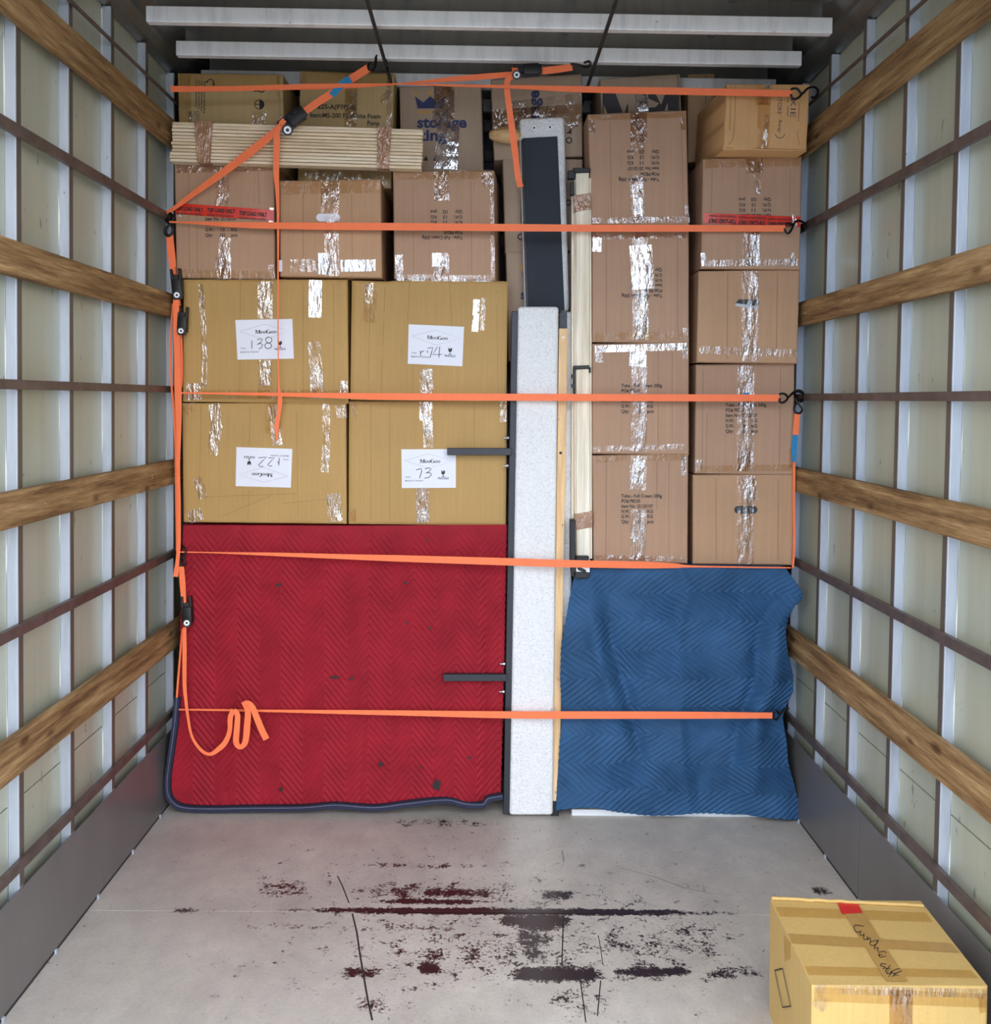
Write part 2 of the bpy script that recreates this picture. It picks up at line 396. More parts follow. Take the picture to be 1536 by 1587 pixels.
ceil = sroot('ceiling')
MB().box(-1.23, 1.23, YD, YB, 2.905, 2.96).build('roof_sheet', 'roof', ceil)
for k in range(-6, 5):
    y = 3.45 + 0.33 * k
    MB().box(-1.132, 1.132, y, y + 0.035, 2.80, 2.852).build('roof_beam', 'beam', ceil, bevel=0.003)
    MB().box(-1.10, 1.10, y + 0.012, y + 0.03, 2.852, 2.906).build('beam_web', 'trim', ceil)
for x in (-0.375, 0.375):
    MB().cyl((x, YD, 2.775), (x, YB - 0.05, 2.775), 0.0065, 8).build('roof_tie_rod', 'gasket', ceil, smooth=40)
for x in (-0.8, -0.27, 0.27, 0.8):
    MB().box(x - 0.012, x + 0.012, YD, YB, 2.899, 2.905).build('roof_seam', 'trim', ceil)

# ------------------------------------------------------------------ cartons
class Carton:
    def __init__(s, label, quad, Y, depth, mat, name='cardboard_box', zb=None, zt=None, bulge=0.004, wave=0.0, seed=0, group=None, xb=0.0, cat='box', rough=0.002):
        s.Y = Y; s.bulge = bulge; s.seed = seed; s.rough = rough; s.wave = wave
        TL, TR, BR, BL = [list(p) for p in quad]
        s.q = (TL, TR, BR, BL)
        P = [atY(p[0], p[1], Y) for p in s.q]
        if zb is not None:
            for i in (2, 3): P[i].z = zb
        if zt is not None:
            for i in (0, 1): P[i].z = zt
        s.P = P; s.q = [proj(p) for p in P]
        s.zt = (P[0].z + P[1].z) / 2; s.zb = (P[2].z + P[3].z) / 2
        c = (P[2] + P[3]) / 2
        s.root = root(name, label, cat, Vector((c.x, Y + depth / 2, min(P[2].z, P[3].z))), group)
        N = 14; us = [0, 0.010, 0.03] + [0.03 + 0.94 * i / (N - 4) for i in range(1, N - 4)] + [0.97, 0.990, 1]
        n = len(us); mb = MB(); vs = []
        for j, v in enumerate(us):
            for i, u in enumerate(us):
                p = s.world(u, v); ed = min(u, 1 - u, v, 1 - v)
                if ed < 0.001: p.y += 0.0045
                elif ed < 0.011: p.y += 0.0008
                vs.append(p)
        fs = [(j * n + i, j * n + i + 1, (j + 1) * n + i + 1, (j + 1) * n + i) for j in range(n - 1) for i in range(n - 1)]
        ring = [i for i in range(n)] + [j * n + n - 1 for j in range(1, n)] + [(n - 1) * n + i for i in range(n - 2, -1, -1)] + [j * n for j in range(n - 2, 0, -1)]
        k0 = len(vs)
        for r in ring: vs.append(Vector((vs[r].x + xb, Y + depth, vs[r].z)))
        m = len(ring)
        fs += [(ring[i], k0 + i, k0 + (i + 1) % m, ring[(i + 1) % m]) for i in range(m)] + [tuple(k0 + i for i in range(m))]
        mb.add(vs, fs); s.body = mb.build('carton_body', mat, s.root, smooth=35)
        s.depth = depth
    def disp(s, u, v):
        d = -s.bulge * math.sin(math.pi * max(0, min(1, u))) * math.sin(math.pi * max(0, min(1, v)))
        return d + s.rough * noise.noise((u * 4 + s.seed * 3.7, v * 4, s.seed))
    def world(s, u, v):
        TL, TR, BR, BL = s.P
        p = lerp(lerp(TL, TR, u), lerp(BL, BR, u), v)
        if s.wave:
            p.z += s.wave * math.sin(u * 7 + s.seed) * (1 - v) * (0.6 + 0.4 * math.sin(u * 15 + s.seed))
        p.y += s.disp(u, v); return p
    def uv(s, px, py):
        (ax, ay), (bx, by), (cx, cy), (dx, dy) = s.q
        u = v = 0.5
        for _ in range(4):
            xl, xr = lerp(ax, dx, v), lerp(bx, cx, v); u = (px - xl) / (xr - xl)
            yt, yb = lerp(ay, by, u), lerp(dy, cy, u); v = (py - yt) / (yb - yt)
        return u, v
    def pt(s, px, py, eps):
        u, v = s.uv(px, py); p = atY(px, py, s.Y + s.disp(u, v) - eps); return p
    # flat things stuck on or printed on the front face, given in picture coordinates of that face
    def poly(s, pts, mat, name='print', eps=0.0012, parent=None):
        return MB().add([s.pt(x, y, eps) for x, y in pts], [tuple(range(len(pts)))]).build(name, mat, parent or s.root)
    def strip(s, mb, pts, w, eps=0.0010, wr=0.0):
        """a band of width w along pts"""
        fine = []
        for (x0, y0), (x1, y1) in zip(pts, pts[1:]):
            L = math.hypot(x1 - x0, y1 - y0); k = max(1, int(L / 9))
            fine += [(lerp(x0, x1, t / k), lerp(y0, y1, t / k)) for t in range(k)]
        fine.append(pts[-1]); m = len(fine); K = 4; vs = []
        for i, (x, y) in enumerate(fine):
            a, b = fine[max(0, i - 1)], fine[min(m - 1, i + 1)]; dx, dy = b[0] - a[0], b[1] - a[1]; L = math.hypot(dx, dy) or 1
            nx, ny = -dy / L, dx / L
            for k in range(K + 1):
                o = (k / K - 0.5) * w; q = eps + wr * (0.5 + noise.noise((x * 0.13, y * 0.10, k * 1.7 + s.seed)))
                vs.append(s.pt(x + nx * o, y + ny * o, q))
        n = K + 1
        mb.add(vs, [(i * n + k, i * n + k + 1, (i + 1) * n + k + 1, (i + 1) * n + k) for i in range(m - 1) for k in range(K)])
    def tape(s, pts, w, mat='clear', eps=0.0010, wr=0.0012):
        mb = MB(); s.strip(mb, pts, w, eps, wr); return mb.build('packing_tape', mat, s.root, smooth=60)
    def lines(s, polys, w, mat='pen', name='handwriting', eps=0.0016, parent=None):
        mb = MB()
        for p in polys: 
            vs = []; m = len(p)
            for i, (x, y) in enumerate(p):
                a, b = p[max(0, i - 1)], p[min(m - 1, i + 1)]; dx, dy = b[0] - a[0], b[1] - a[1]; L = math.hypot(dx, dy) or 1
                vs += [s.pt(x - dy / L * w / 2, y + dx / L * w / 2, eps), s.pt(x + dy / L * w / 2, y - dx / L * w / 2, eps)]
            mb.add(vs, [(2 * i, 2 * i + 1, 2 * i + 3, 2 * i + 2) for i in range(m - 1)])
        return mb.build(name, mat, parent or s.root)
    def text(s, items, mat='ink', name='printed_text', eps=0.0014, parent=None):
        """items: (string, x, y, cap height px, rotation deg, width px or None, weight)"""
        mb = MB()
        for st, x, y, h, rot, wpx, wt in items:
            vs, fs = glyphs(st, wt)
            if not vs: continue
            xs = [v[0] for v in vs]; sc = h / 0.69; sx = sc if wpx is None else wpx / max(1e-6, max(xs))
            c, sn = math.cos(math.radians(rot)), math.sin(math.radians(rot)); out = []
            for gx, gy in vs:
                a, b = gx * sx, -gy * sc
                out.append(s.pt(x + a * c - b * sn, y + a * sn + b * c, eps))
            mb.add(out, fs)
        return mb.build(name, mat, parent or s.root)

_gc = {}
def glyphs(st, wt=0.0):
    if (st, wt) not in _gc:
        cu = bpy.data.curves.new('t', 'FONT'); cu.body = st; cu.size = 1.0; cu.offset = wt; cu.resolution_u = 3; cu.fill_mode = 'FRONT'
        ob = bpy.data.objects.new('t', cu); me = bpy.data.meshes.new_from_object(ob)
        _gc[(st, wt)] = ([(v.co.x, v.co.y) for v in me.vertices], [tuple(p.vertices) for p in me.polygons])
        bpy.data.objects.remove(ob); bpy.data.curves.remove(cu); bpy.data.meshes.remove(me)
    return _gc[(st, wt)]

def rect(x0, y0, x1, y1): return ((x0, y0), (x1, y0), (x1, y1), (x0, y1))
def tube_block(x, y, sp, rot, first=0, nums=('11', '13', '152')):
    """the stencilled shipping block on the tube cartons"""
    k = -1 if rot else 1; L = []
    rows = [[('Tube - Full Cream 200g', 0, 63)], [('PO# P8230', 0, 29)], [('Item No: 25120107', 0, 49)],
            [('N.W.:', 0, 14), (nums[0], 23, 7), ('KG', 40, 9)], [('G.W.:', 0, 14), (nums[1], 23, 7), ('KG', 40, 9)], [('Qty:', 0, 12), (nums[2], 22, 9), ('pcs', 40, 10)]]
    for i, r in enumerate(rows):
        if i < first: continue
        for st, dx, w in r: L.append((st, x + k * dx, y + k * i * sp, 5.0, rot, w, 0.022))
    return L

# ------------------------------------------------------------------ quilted moving blankets
def tri(t): t = t % 1.0; return 4 * abs(t - 0.5) - 1
def blanket(name, label, mat, left, right, top, bottom, Yf, fold, quilt, nx, ny, ztop, back):
    P0 = atY(interp(900, left), 900, Yf(0.5)); rt = root(name, label, 'blanket', Vector((lerp(atY(interp(1100, left), 1100, 3.85).x, atY(interp(1100, right), 1100, 3.85).x, 0.5), 3.87, 0.0)))
    vs = []; nb = 8
    for j in range(-nb, ny + 1):
        v = max(0, j) / ny
        for i in range(nx + 1):
            u = i / nx; px = lerp(interp(top[0][1], left), interp(top[0][1], right), u); py = lerp(interp(px, top), interp(px, bottom), v)
            for _ in range(2):
                px = lerp(interp(py, left), interp(py, right), u); py = lerp(interp(px, top), interp(px, bottom), v)
            y = Yf(v) + fold(u, v); p = atY(px, py, y)
            if j < 0:
                t = -j / nb; p.z = lerp(p.z, ztop, min(1, t * 8)); p.y = y + t * back
            else:
                p.y -= quilt(p.x, p.z) * min(1, v * 12)
            vs.append(p)
    n = nx + 1; m = ny + nb + 1
    fs = [(j * n + i, j * n + i + 1, (j + 1) * n + i + 1, (j + 1) * n + i) for j in range(m - 1) for i in range(n - 1)]
    o = MB().add(vs, fs).build('quilted_cloth', mat, rt, smooth=80)
    md = o.modifiers.new('thickness', 'SOLIDIFY'); md.thickness = 0.006; md.offset = -1.0
    return rt
def crease(d, w): return math.exp(-(d / w) ** 2)

r_left = [(800, 284), (900, 282), (1000, 279), (1080, 276), (1130, 270), (1180, 263), (1210, 259), (1232, 260), (1246, 268), (1262, 284)]
r_right = [(800, 786), (1000, 782), (1240, 776), (1260, 775)]
r_top = [(260, 814), (536, 815), (790, 813)]
r_bot = [(255, 1243), (268, 1252), (300, 1256), (380, 1255), (470, 1254), (520, 1250), (580, 1254), (630, 1248), (690, 1242), (720, 1248), (748, 1249), (757, 1240), (790, 1237)]
def r_fold(u, v):
    px = 283 + u * 503
    f = 0.004 * math.sin(u * 19 + 1.2 * v) * v + 0.006 * noise.noise((u * 3.0, v * 2.0, 5.1))
    f += 0.007 * crease(px - 757, 5) * min(1, v * 3) - 0.010 * crease(px - 735, 16) * v + 0.003 * crease(px - 574, 3) + 0.003 * crease(px - 372, 6)
    f -= 0.012 * crease(px - 655 - 60 * v, 40) * v ** 3
    return f - 0.022 * crease(px - 262, 25) * v ** 4
def r_quilt(x, z):
    s = z / 0.029 + 1.75 * tri(x / 0.165 + 0.1); return 0.0075 * abs(math.sin(math.pi * s)) ** 0.8
z_moo = atY(530, 812, 3.88).z
red_rt = blanket('moving_blanket', 'red quilted moving blanket hanging under the four mustard boxes', 'red', r_left, r_right, r_top, r_bot,
        lambda v: 3.868, r_fold, r_quilt, 380, 340, z_moo - 0.008, 0.75)
bp = [(274, 1085), (270, 1130), (263, 1180), (259, 1212), (260, 1234), (268, 1248), (285, 1256), (330, 1258), (380, 1257), (470, 1256), (520, 1252), (580, 1256), (630, 1250), (690, 1244), (720, 1250), (748, 1251), (757, 1242), (779, 1238)]
pts = smooth_path([(x, y - 2.5) for x, y in bp], 5)
def band(pts, w, Y, mat, name, rt, th=0.004):
    A, B = [], []
    for i, p in enumerate(pts):
        a, b = pts[max(0, i - 1)], pts[min(len(pts) - 1, i + 1)]; dx, dy = b[0] - a[0], b[1] - a[1]; L = math.hypot(dx, dy) or 1
        A.append(atY(p[0] + dy / L * w / 2, p[1] - dx / L * w / 2, Y)); B.append(atY(p[0] - dy / L * w / 2, p[1] + dx / L * w / 2, Y))
    return MB().ribbon(A, B, th).build(name, mat, rt, smooth=50)
band(pts, 8.5, 3.836, 'bind', 'edge_binding', red_rt, 0.022)
band([(x, y - 1.6) for x, y in pts], 0.7, 3.8345, 'stitch', 'binding_stitching', red_rt, 0.001)
mb = MB()
for x, y, w, h in ((431, 906, 7, 4), (519, 1050, 12, 3), (436, 1224, 5, 5), (590, 1184, 4, 5), (676, 1216, 9, 14), (630, 903, 4, 3), (630, 965, 4, 3), (662, 838, 2, 3), (728, 1174, 4, 3), (652, 1190, 3, 2), (545, 1052, 4, 3), (667, 973, 3, 3)):
    n = 9; a0 = random.random() * 6
    p = [(x + w * 0.95 * math.cos(a0 + 6.283 * k / n) * random.uniform(0.35, 1.1), y + h * 0.95 * math.sin(a0 + 6.283 * k / n) * random.uniform(0.35, 1.1)) for k in range(n)]
    mb.add([atY(a, b, 3.848) for a, b in p], [tuple(range(n))])
mb.build('worn_spots', 'black', red_rt, kind='stuff')

b_left = [(870, 892), (890, 890), (930, 882), (965, 876), (1000, 870), (1050, 868), (1085, 870), (1110, 871), (1160, 867), (1210, 864), (1260, 861)]
b_right = [(870, 1212), (884, 1220), (905, 1236), (920, 1244), (930, 1242), (940, 1230), (958, 1221), (980, 1217), (1010, 1221), (1045, 1229), (1070, 1229), (1092, 1219), (1112, 1213), (1150, 1219), (1180, 1221), (1215, 1231), (1270, 1244)]
b_top = [(860, 884), (930, 881), (1060, 879), (1215, 879), (1250, 884)]
b_bot = [(860, 1256), (890, 1252), (925, 1251), (955, 1257), (1000, 1263), (1040, 1263), (1090, 1259), (1150, 1262), (1200, 1268), (1246, 1269)]
def b_fold(u, v):
    f = 0.020 * noise.noise((u * 4.2, v * 1.6, 2.0)) + 0.006 * noise.noise((u * 11, v * 5, 7.0))
    f += -0.036 * crease(u - (0.06 + 0.30 * v), 0.045) * math.sin(math.pi * min(1, v * 1.3)) + 0.022 * crease(u - (0.13 + 0.30 * v), 0.03) * math.sin(math.pi * v)
    f += -0.034 * crease(u - (1.02 - 0.22 * v), 0.045) * math.sin(math.pi * v) + 0.022 * crease(u - (0.93 - 0.22 * v), 0.03) * math.sin(math.pi * v)
    f += -0.014 * crease(u - 0.92, 0.07) * max(0, v - 0.6) * 2.5
    f -= 0.012 * v * math.sin(u * 16)
    # drawn in under the strap
    f += 0.012 * crease(v - 0.60, 0.05) - 0.012 * crease(u - 0.50 - 0.05 * v, 0.03)
    return f
def b_quilt(x, z):
    w = noise.noise((x * 5, z * 5, 3.3)) * 0.016 + noise.noise((x * 14, z * 14, 9.3)) * 0.004
    s = (x + w) / 0.030 + (2.2 if x < 0.62 else 2.6) * tri((z + w) / 0.215); return 0.0105 * (0.62 + 0.75 * noise.noise((x * 6.5, z * 6.5, 1.3))) * abs(math.sin(math.pi * s)) ** 0.8 + 0.005 * noise.noise((x * 22, z * 22, 4.4))
z_blue = atY(1000, 873, 3.84).z
blue_rt = blanket('moving_blanket', 'blue quilted moving blanket hanging below the tan boxes', 'blue', b_left, b_right, b_top, b_bot,
        lambda v: 3.822 + 0.012 * v, b_fold, b_quilt, 300, 310, z_blue - 0.008, 0.7)
cab = root('white_cabinet', 'white cabinet whose foot shows below the blue blanket', 'cabinet', Vector((0.77, 4.2, 0)))
x0, x1 = atY(889, 1250, 3.90).x, atY(1190, 1250, 3.90).x
MB().box(x0, x1, 3.93, 4.5, 0.0245, z_blue - 0.03).build('cabinet_body', 'white', cab, bevel=0.004)
MB().box(x0 - 0.01, x1 + 0.06, 3.858, 4.49, 0.0, 0.024).build('cabinet_base', 'white', cab, bevel=0.002)

# ------------------------------------------------------------------ mustard boxes with white labels
def moo_label(K, quad, digits, flip):
    q = quad if not flip else (quad[2], quad[3], quad[0], quad[1])
    def m(u, v):
        (ax, ay), (bx, by), (cx, cy), (dx, dy) = q
        return (lerp(lerp(ax, bx, u), lerp(dx, cx, u), v), lerp(lerp(ay, by, u), lerp(dy, cy, u), v))
    g = [m(u / 5, v / 4) for v in range(5) for u in range(6)]
    lab = MB().add([K.pt(x, y, 0.0022) for x, y in g], [(j * 6 + i, j * 6 + i + 1, (j + 1) * 6 + i + 1, (j + 1) * 6 + i) for j in range(4) for i in range(5)]).build('paper_label', 'paper', K.root)
    e = 0.0030
    K.lines([[m(.06, .29), m(.5, .12), m(.95, .30), m(.5, .50), m(.06, .29)]], 1.0, 'pale_line', 'diamond_outline', e, lab)
    # serif maker's name
    mb = MB(); pos = 0.335; hh = 0.052
    def ring(cx, cy, rx, ry, ix, iy, a0=0, a1=6.2832):
        n = 16; o = [m(cx + rx * math.cos(lerp(a0, a1, k / n)), cy + ry * math.sin(lerp(a0, a1, k / n))) for k in range(n + 1)]
        i_ = [m(cx + ix * math.cos(lerp(a0, a1, k / n)), cy + iy * math.sin(lerp(a0, a1, k / n))) for k in range(n + 1)]
        mb.add([K.pt(x, y, e) for x, y in o + i_], [(k, k + 1, n + 2 + k, n + 1 + k) for k in range(n)])
    def pg(pts): mb.add([K.pt(*m(u, v), e) for u, v in pts], [tuple(range(len(pts)))])
    yb, yt = 0.352, 0.262
    x = 0.345
    for a, b, c, d in ((0, .008, 0, .008), (.060, .080, .060, .080)): pg([(x + a, yt), (x + b, yt), (x + d, yb), (x + c, yb)])
    pg([(x, yt), (x + .022, yt), (x + .045, yb), (x + .034, yb)]); pg([(x + .062, yt), (x + .072, yt), (x + .042, yb), (x + .036, yb)])
    for a in (-.008, .052): pg([(x + a, yb - .008), (x + a + .034, yb - .008), (x + a + .034, yb), (x + a, yb)])
    for a in (-.008, .062): pg([(x + a, yt), (x + a + .024, yt), (x + a + .024, yt + .008), (x + a, yt + .008)])
    for cx in (0.455, 0.507): ring(cx, 0.322, 0.024, 0.032, 0.010, 0.026)
    ring(0.568, 0.307, 0.038, 0.048, 0.018, 0.040, 0.6, 5.5)
    pg([(0.588, .312), (0.606, .312), (0.606, yb), (0.592, yb)]); pg([(0.578, .310), (0.612, .310), (0.612, .317), (0.578, .317)])
    for cx in (0.637, 0.689): ring(cx, 0.322, 0.024, 0.032, 0.010, 0.026)
    # wine glass sign
    gx, gy = 0.765, 0.615
    pg([(gx - .032, gy - .06), (gx - .012, gy - .06), (gx - .004, gy - .02), (gx + .006, gy - .06), (gx + .034, gy - .06), (gx + .034, gy), (gx + .018, gy + .035), (gx - .018, gy + .035), (gx - .034, gy)])
    pg([(gx - .005, gy + .03), (gx + .005, gy + .03), (gx + .005, gy + .09), (gx - .005, gy + .09)]); pg([(gx - .026, gy + .088), (gx + .026, gy + .088), (gx + .026, gy + .102), (gx - .026, gy + .102)])
    mb.build('label_print', 'ink', lab, kind='stuff')
    (ax, ay), (bx, by) = m(0, 0.5), m(1, 0.5); ang = math.degrees(math.atan2(by - ay, bx - ax))
    K.text([('FRAGILE',) + m(.665, .775) + (2.9, ang, 17, 0.02)], 'ink', 'label_text', e, lab)
    K.text([('C/NO:',) + m(.06, .735) + (2.2, ang, 9, 0.0), ('MADE IN TAIWAN',) + m(.06, .83) + (2.2, ang, 28, 0.005)], 'pen', 'label_text', e, lab)
    K.lines([[m(u, v) for u, v in p] for p in digits], 1.15, 'pen', 'handwritten_number', e + 0.0003, lab)
def arc(cx, cy, rx, ry, a0, a1, n=14): return [(cx + rx * math.cos(lerp(a0, a1, k / n)), cy + ry * math.sin(lerp(a0, a1, k / n))) for k in range(n + 1)]
D138 = [[(.27, .53), (.262, .73)], [(.365, .51), (.42, .48), (.455, .51), (.43, .57), (.36, .63), (.42, .60), (.46, .63), (.44, .70), (.385, .745)],
        arc(.57, .52, .055, .075, -1.2, 5.2) , arc(.555, .665, .06, .07, 0, 6.3)]
D74 = [[(.225, .66), (.235, .80)], [(.225, .72), (.26, .67), (.29, .66)], [(.352, .64), (.355, .70)], [(.36, .585), (.45, .56), (.43, .68), (.405, .82)], [(.53, .545), (.45, .745), (.62, .72)], [(.575, .53), (.565, .81)]]
D122 = [[(.235, .56), (.225, .76)], [(.225, .60), (.255, .66)], [(.35, .545), (.40, .54), (.43, .57), (.38, .66), (.31, .755), (.42, .745)], [(.51, .525), (.57, .52), (.60, .55), (.53, .66), (.45, .765), (.60, .745)]]
D73 = [[(.27, .53), (.365, .50), (.37, .56), (.33, .75)], [(.43, .51), (.50, .48), (.545, .51), (.50, .58), (.44, .61), (.53, .61), (.55, .66), (.50, .73), (.42, .75)]]

YM = 3.88
m21 = Carton('mustard box with an upside-down white label, on the red blanket', ((282, 625), (536, 624), (537, 812), (284, 811)), YM, 0.6, 'moo', zb=z_moo, seed=1, bulge=0.006, rough=0.006)
m22 = Carton('mustard box whose white label is partly covered by a black steel arm', ((541, 622), (786, 622), (784, 812), (540, 812)), YM, 0.6, 'moo', zb=z_moo, seed=2, bulge=0.005, rough=0.003)
m11 = Carton('mustard box beside the black ratchets, its upright white label crossed by strap tail', ((284, 433), (538, 433), (540, 620), (283, 622)), YM - 0.002, 0.6, 'moo', zb=m21.zt + 0.001, seed=3, bulge=0.006, rough=0.006)
m12 = Carton('mustard box with wavy top edge and slightly tilted white label', ((545, 434), (787, 434), (785, 620), (543, 620)), YM, 0.6, 'moo', zb=m22.zt + 0.001, seed=4, bulge=0.007, rough=0.009, wave=0.008)
moo_label(m11, ((364.8, 496), (453.1, 494.2), (455.5, 555.8), (368.1, 557.5)), D138, False)
moo_label(m12, ((633.4, 502.5), (719.4, 506.4), (716.6, 567.7), (631.9, 563.8)), D74, False)
moo_label(m21, ((366.4, 692.9), (453.1, 695.6), (450.8, 755.8), (365.2, 753.4)), D122, True)
moo_label(m22, ((622, 696.3), (706.6, 696), (706.6, 756), (622.8, 756.5)), D73, False)
m11.tape([(411, 436), (411, 494)], 23); m11.tape([(411, 560), (410, 618)], 21, 'dtape'); m11.tape([(411, 558), (410, 597)], 18)
m11.tape([(489, 434), (488, 492)], 20, 'clear2'); m11.tape([(487, 530), (492, 618)], 20); m11.tape([(300, 594), (301, 620)], 22); m11.tape([(533, 590), (533, 618)], 12)
m11.tape([(311, 440), (318, 540), (316, 600)], 8); m11.tape([(286, 612), (536, 611)], 14, 'dtape')
m12.tape([(575, 440), (572, 500)], 22, 'dtape'); m12.tape([(573, 438), (571, 470)], 12); m12.tape([(739, 464), (736, 514)], 10, 'clear2'); m12.tape([(750, 462), (747, 512)], 7); m12.tape([(660, 572), (662, 612)], 20)
m21.tape([(331, 626), (336, 660), (328, 705)], 18); m21.tape([(421, 626), (421, 672)], 21, 'dtape'); m21.tape([(424, 630), (430, 690)], 16); m21.tape([(505, 626), (506, 690), (503, 732)], 12)
m21.tape([(516, 765), (520, 808)], 22); m21.tape([(305, 740), (316, 772)], 14); m21.tape([(300, 790), (306, 808)], 22); m21.tape([(528, 628), (530, 648)], 16); m21.tape([(287, 628), (296, 640)], 14, 'dtape')
m22.tape([(660, 623), (660, 652)], 20, 'clear'); m22.tape([(663, 652), (664, 694)], 15); m22.tape([(655, 757), (655, 810)], 20, 'btape'); m22.tape([(655, 790), (655, 810)], 20); m22.tape([(780, 622), (780, 654)], 10)
m22.tape([(548, 626), (548, 646)], 10, 'dtape'); m22.tape([(547, 788), (547, 808)], 10, 'dtape')

MT['moo_crease'] = cardboard('mustard_crease', (168, 133, 78)); MT['brown_crease'] = cardboard('brown_crease', (156, 121, 96))
def creases(K, mat, L):
    for x0, y0, x1, y1 in L: K.lines([[(lerp(x0, x1, t / 6), lerp(y0, y1, t / 6)) for t in range(7)]], 0.9, mat, 'score_line', 0.0008)
creases(m11, 'moo_crease', [(373, 436, 372, 495), (372, 558, 371, 618), (311, 440, 313, 600), (432, 565, 430, 615), (470, 440, 470, 616), (517, 440, 518, 616)])
creases(m12, 'moo_crease', [(597, 445, 590, 616), (635, 436, 632, 500), (698, 438, 700, 506), (575, 440, 570, 612), (770, 450, 772, 615), (640, 570, 640, 616)])
creases(m21, 'moo_crease', [(312, 628, 308, 780), (388, 630, 386, 690), (460, 640, 462, 800), (386, 760, 384, 806), (320, 770, 460, 765), (440, 780, 530, 772), (345, 800, 420, 768)])
creases(m22, 'moo_crease', [(575, 626, 575, 806), (604, 630, 604, 808), (735, 626, 735, 690)])

# ------------------------------------------------------------------ boxes above them
a1 = Carton('brown box with red warning tape, under the end of the slat bundle', ((270, 254), (424, 252), (426, 436), (273, 434)), 3.862, 0.40, 'brown', zb=m11.zt + 0.001, seed=5)
a2 = Carton('tan box with one white oval hand hole and shiny tape along its bottom', ((433, 280), (590, 278), (592, 430), (434, 428)), 3.842, 0.40, 'brown2', zb=max(m11.zt, m12.zt) + 0.002, seed=6)
a3 = Carton('brown box with upside-down print, between the hand-hole box and dark-backed panel', ((609, 265), (766, 264), (768, 438), (611, 436)), 3.862, 0.40, 'brown', zb=m12.zt + 0.001, seed=7, xb=0.03)
a1.text(tube_block(318, 324.7, 8.4, 0, 2)); a3.text(tube_block(717, 368, -8.3, 180) if False else [(s_, x, 368 - (i_) * 0, h, r, w, k) for i_, (s_, x, y, h, r, w, k) in enumerate([])] + tube_block(717, 366, 8.0, 180))
def warn_tape(K, y0, y1, x0, x1, words, rot, dy=0):
    K.tape([(x0, y0), (x1, y1)], 17 if not dy else dy, 'redtape', 0.0026, 0.0004)
    n = len(words)
    for i, (x, y) in enumerate(words):
        K.text([('TOP LOAD ONLY', x, y, 5.8, rot, 43, 0.045)], 'ink', 'warning_text', 0.0042)
        k = -1 if rot > 90 else 1
        K.text([('PLEASE DO NOT CRUSH', x, y + k * 6.0, 2.6, rot, 41, 0.02)], 'ink', 'warning_text', 0.0042)
warn_tape(a1, 323, 334, 272, 424, [(272, 325.5), (321, 328), (371, 333.0)], 3.5)
a1.tape([(342, 256), (346, 300), (341, 330)], 20); a1.tape([(350, 368), (346, 398)], 18); a1.tape([(344, 398), (347, 432)], 22, 'btape'); a1.tape([(352, 392), (349, 432)], 16); a1.tape([(421, 322), (420, 344)], 6, 'clear2')
a1.tape([(420, 410), (421, 432)], 10); a1.tape([(277, 318), (279, 336)], 5, 'clear2', eps=0.004); a1.tape([(274, 262), (422, 259)], 12, 'btape'); a1.tape([(276, 424), (424, 428)], 14, 'dtape')
a2.tape([(435, 291), (588, 288)], 22, 'dtape'); a2.tape([(512, 281), (511, 330)], 28, 'clear'); a2.tape([(513, 330), (515, 428)], 22); a2.tape([(503, 392), (503, 425)], 20, 'clear2'); a2.tape([(450, 412), (500, 411)], 20, 'clear'); a2.tape([(528, 412), (582, 411)], 18, 'clear2')
def slot(K, cx, cy, w, h, mat, name):
    r = h / 2; p = arc(cx - w / 2 + r, cy, r, r, math.pi / 2, 3 * math.pi / 2, 8) + arc(cx + w / 2 - r, cy, r, r, -math.pi / 2, math.pi / 2, 8)
    return K.poly(p, mat, name, 0.0008)
slot(a2, 508.5, 337, 37, 12, 'paper', 'hand_hole')
m = MB(); a2.strip(m, [(434, 403), (434, 421)], 7, 0.002); m.build('shipping_sticker', 'paper', a2.root)
a3.tape([(684, 266), (685, 311)], 23, 'clear'); a3.tape([(684, 394), (684, 434)], 24, 'btape'); a3.tape([(682, 392), (682, 413)], 24, 'clear2'); a3.tape([(612, 272), (764, 270)], 14, 'dtape'); a3.tape([(753, 267), (755, 290)], 14); a3.tape([(615, 430), (765, 432)], 10); a3.tape([(762, 268), (764, 430)], 6); a3.tape([(618, 395), (620, 432)], 12)

t1 = Carton('olive brown box printed with a half-black circle, top of left column', ((275, 113), (438, 115), (441, 260), (279, 260)), 3.93, 0.42, 'olive', zb=a1.zt + 0.001, seed=8)
t1.text([('Keep dry and stack with this side up', 303 + 4.2 * i, 123 + i * 1.5, 3.0, 90, 42 + i * 2, 0.01) for i in range(4)])
t1.lines([arc(402, 162, 7.2, 7.2, 0, 6.2832, 20), [(396, 162), (404, 162)]], 1.2, 'ink', 'printed_sign')
t1.poly(arc(402, 162, 7.2, 7.2, -math.pi / 2, math.pi / 2, 10), 'ink', 'printed_sign', 0.0016)
t1.lines([arc(326, 130, 6, 7, 3.6, 6.6, 8), [(317, 127), (323, 127)], [(329, 129), (332, 133)]], 1.5, 'ink', 'printed_sign'); t1.lines([[(393, 141), (400, 141), (407, 143), (411, 139)]], 2.0, 'ink', 'printed_sign')
t1.tape([(402, 172), (402, 195)], 22); t1.tape([(300, 172), (302, 192)], 18); t1.tape([(431, 118), (434, 192)], 5); t1.tape([(278, 124), (436, 126)], 22, 'dtape'); t1.tape([(285, 116), (287, 190)], 20, 'dtape')
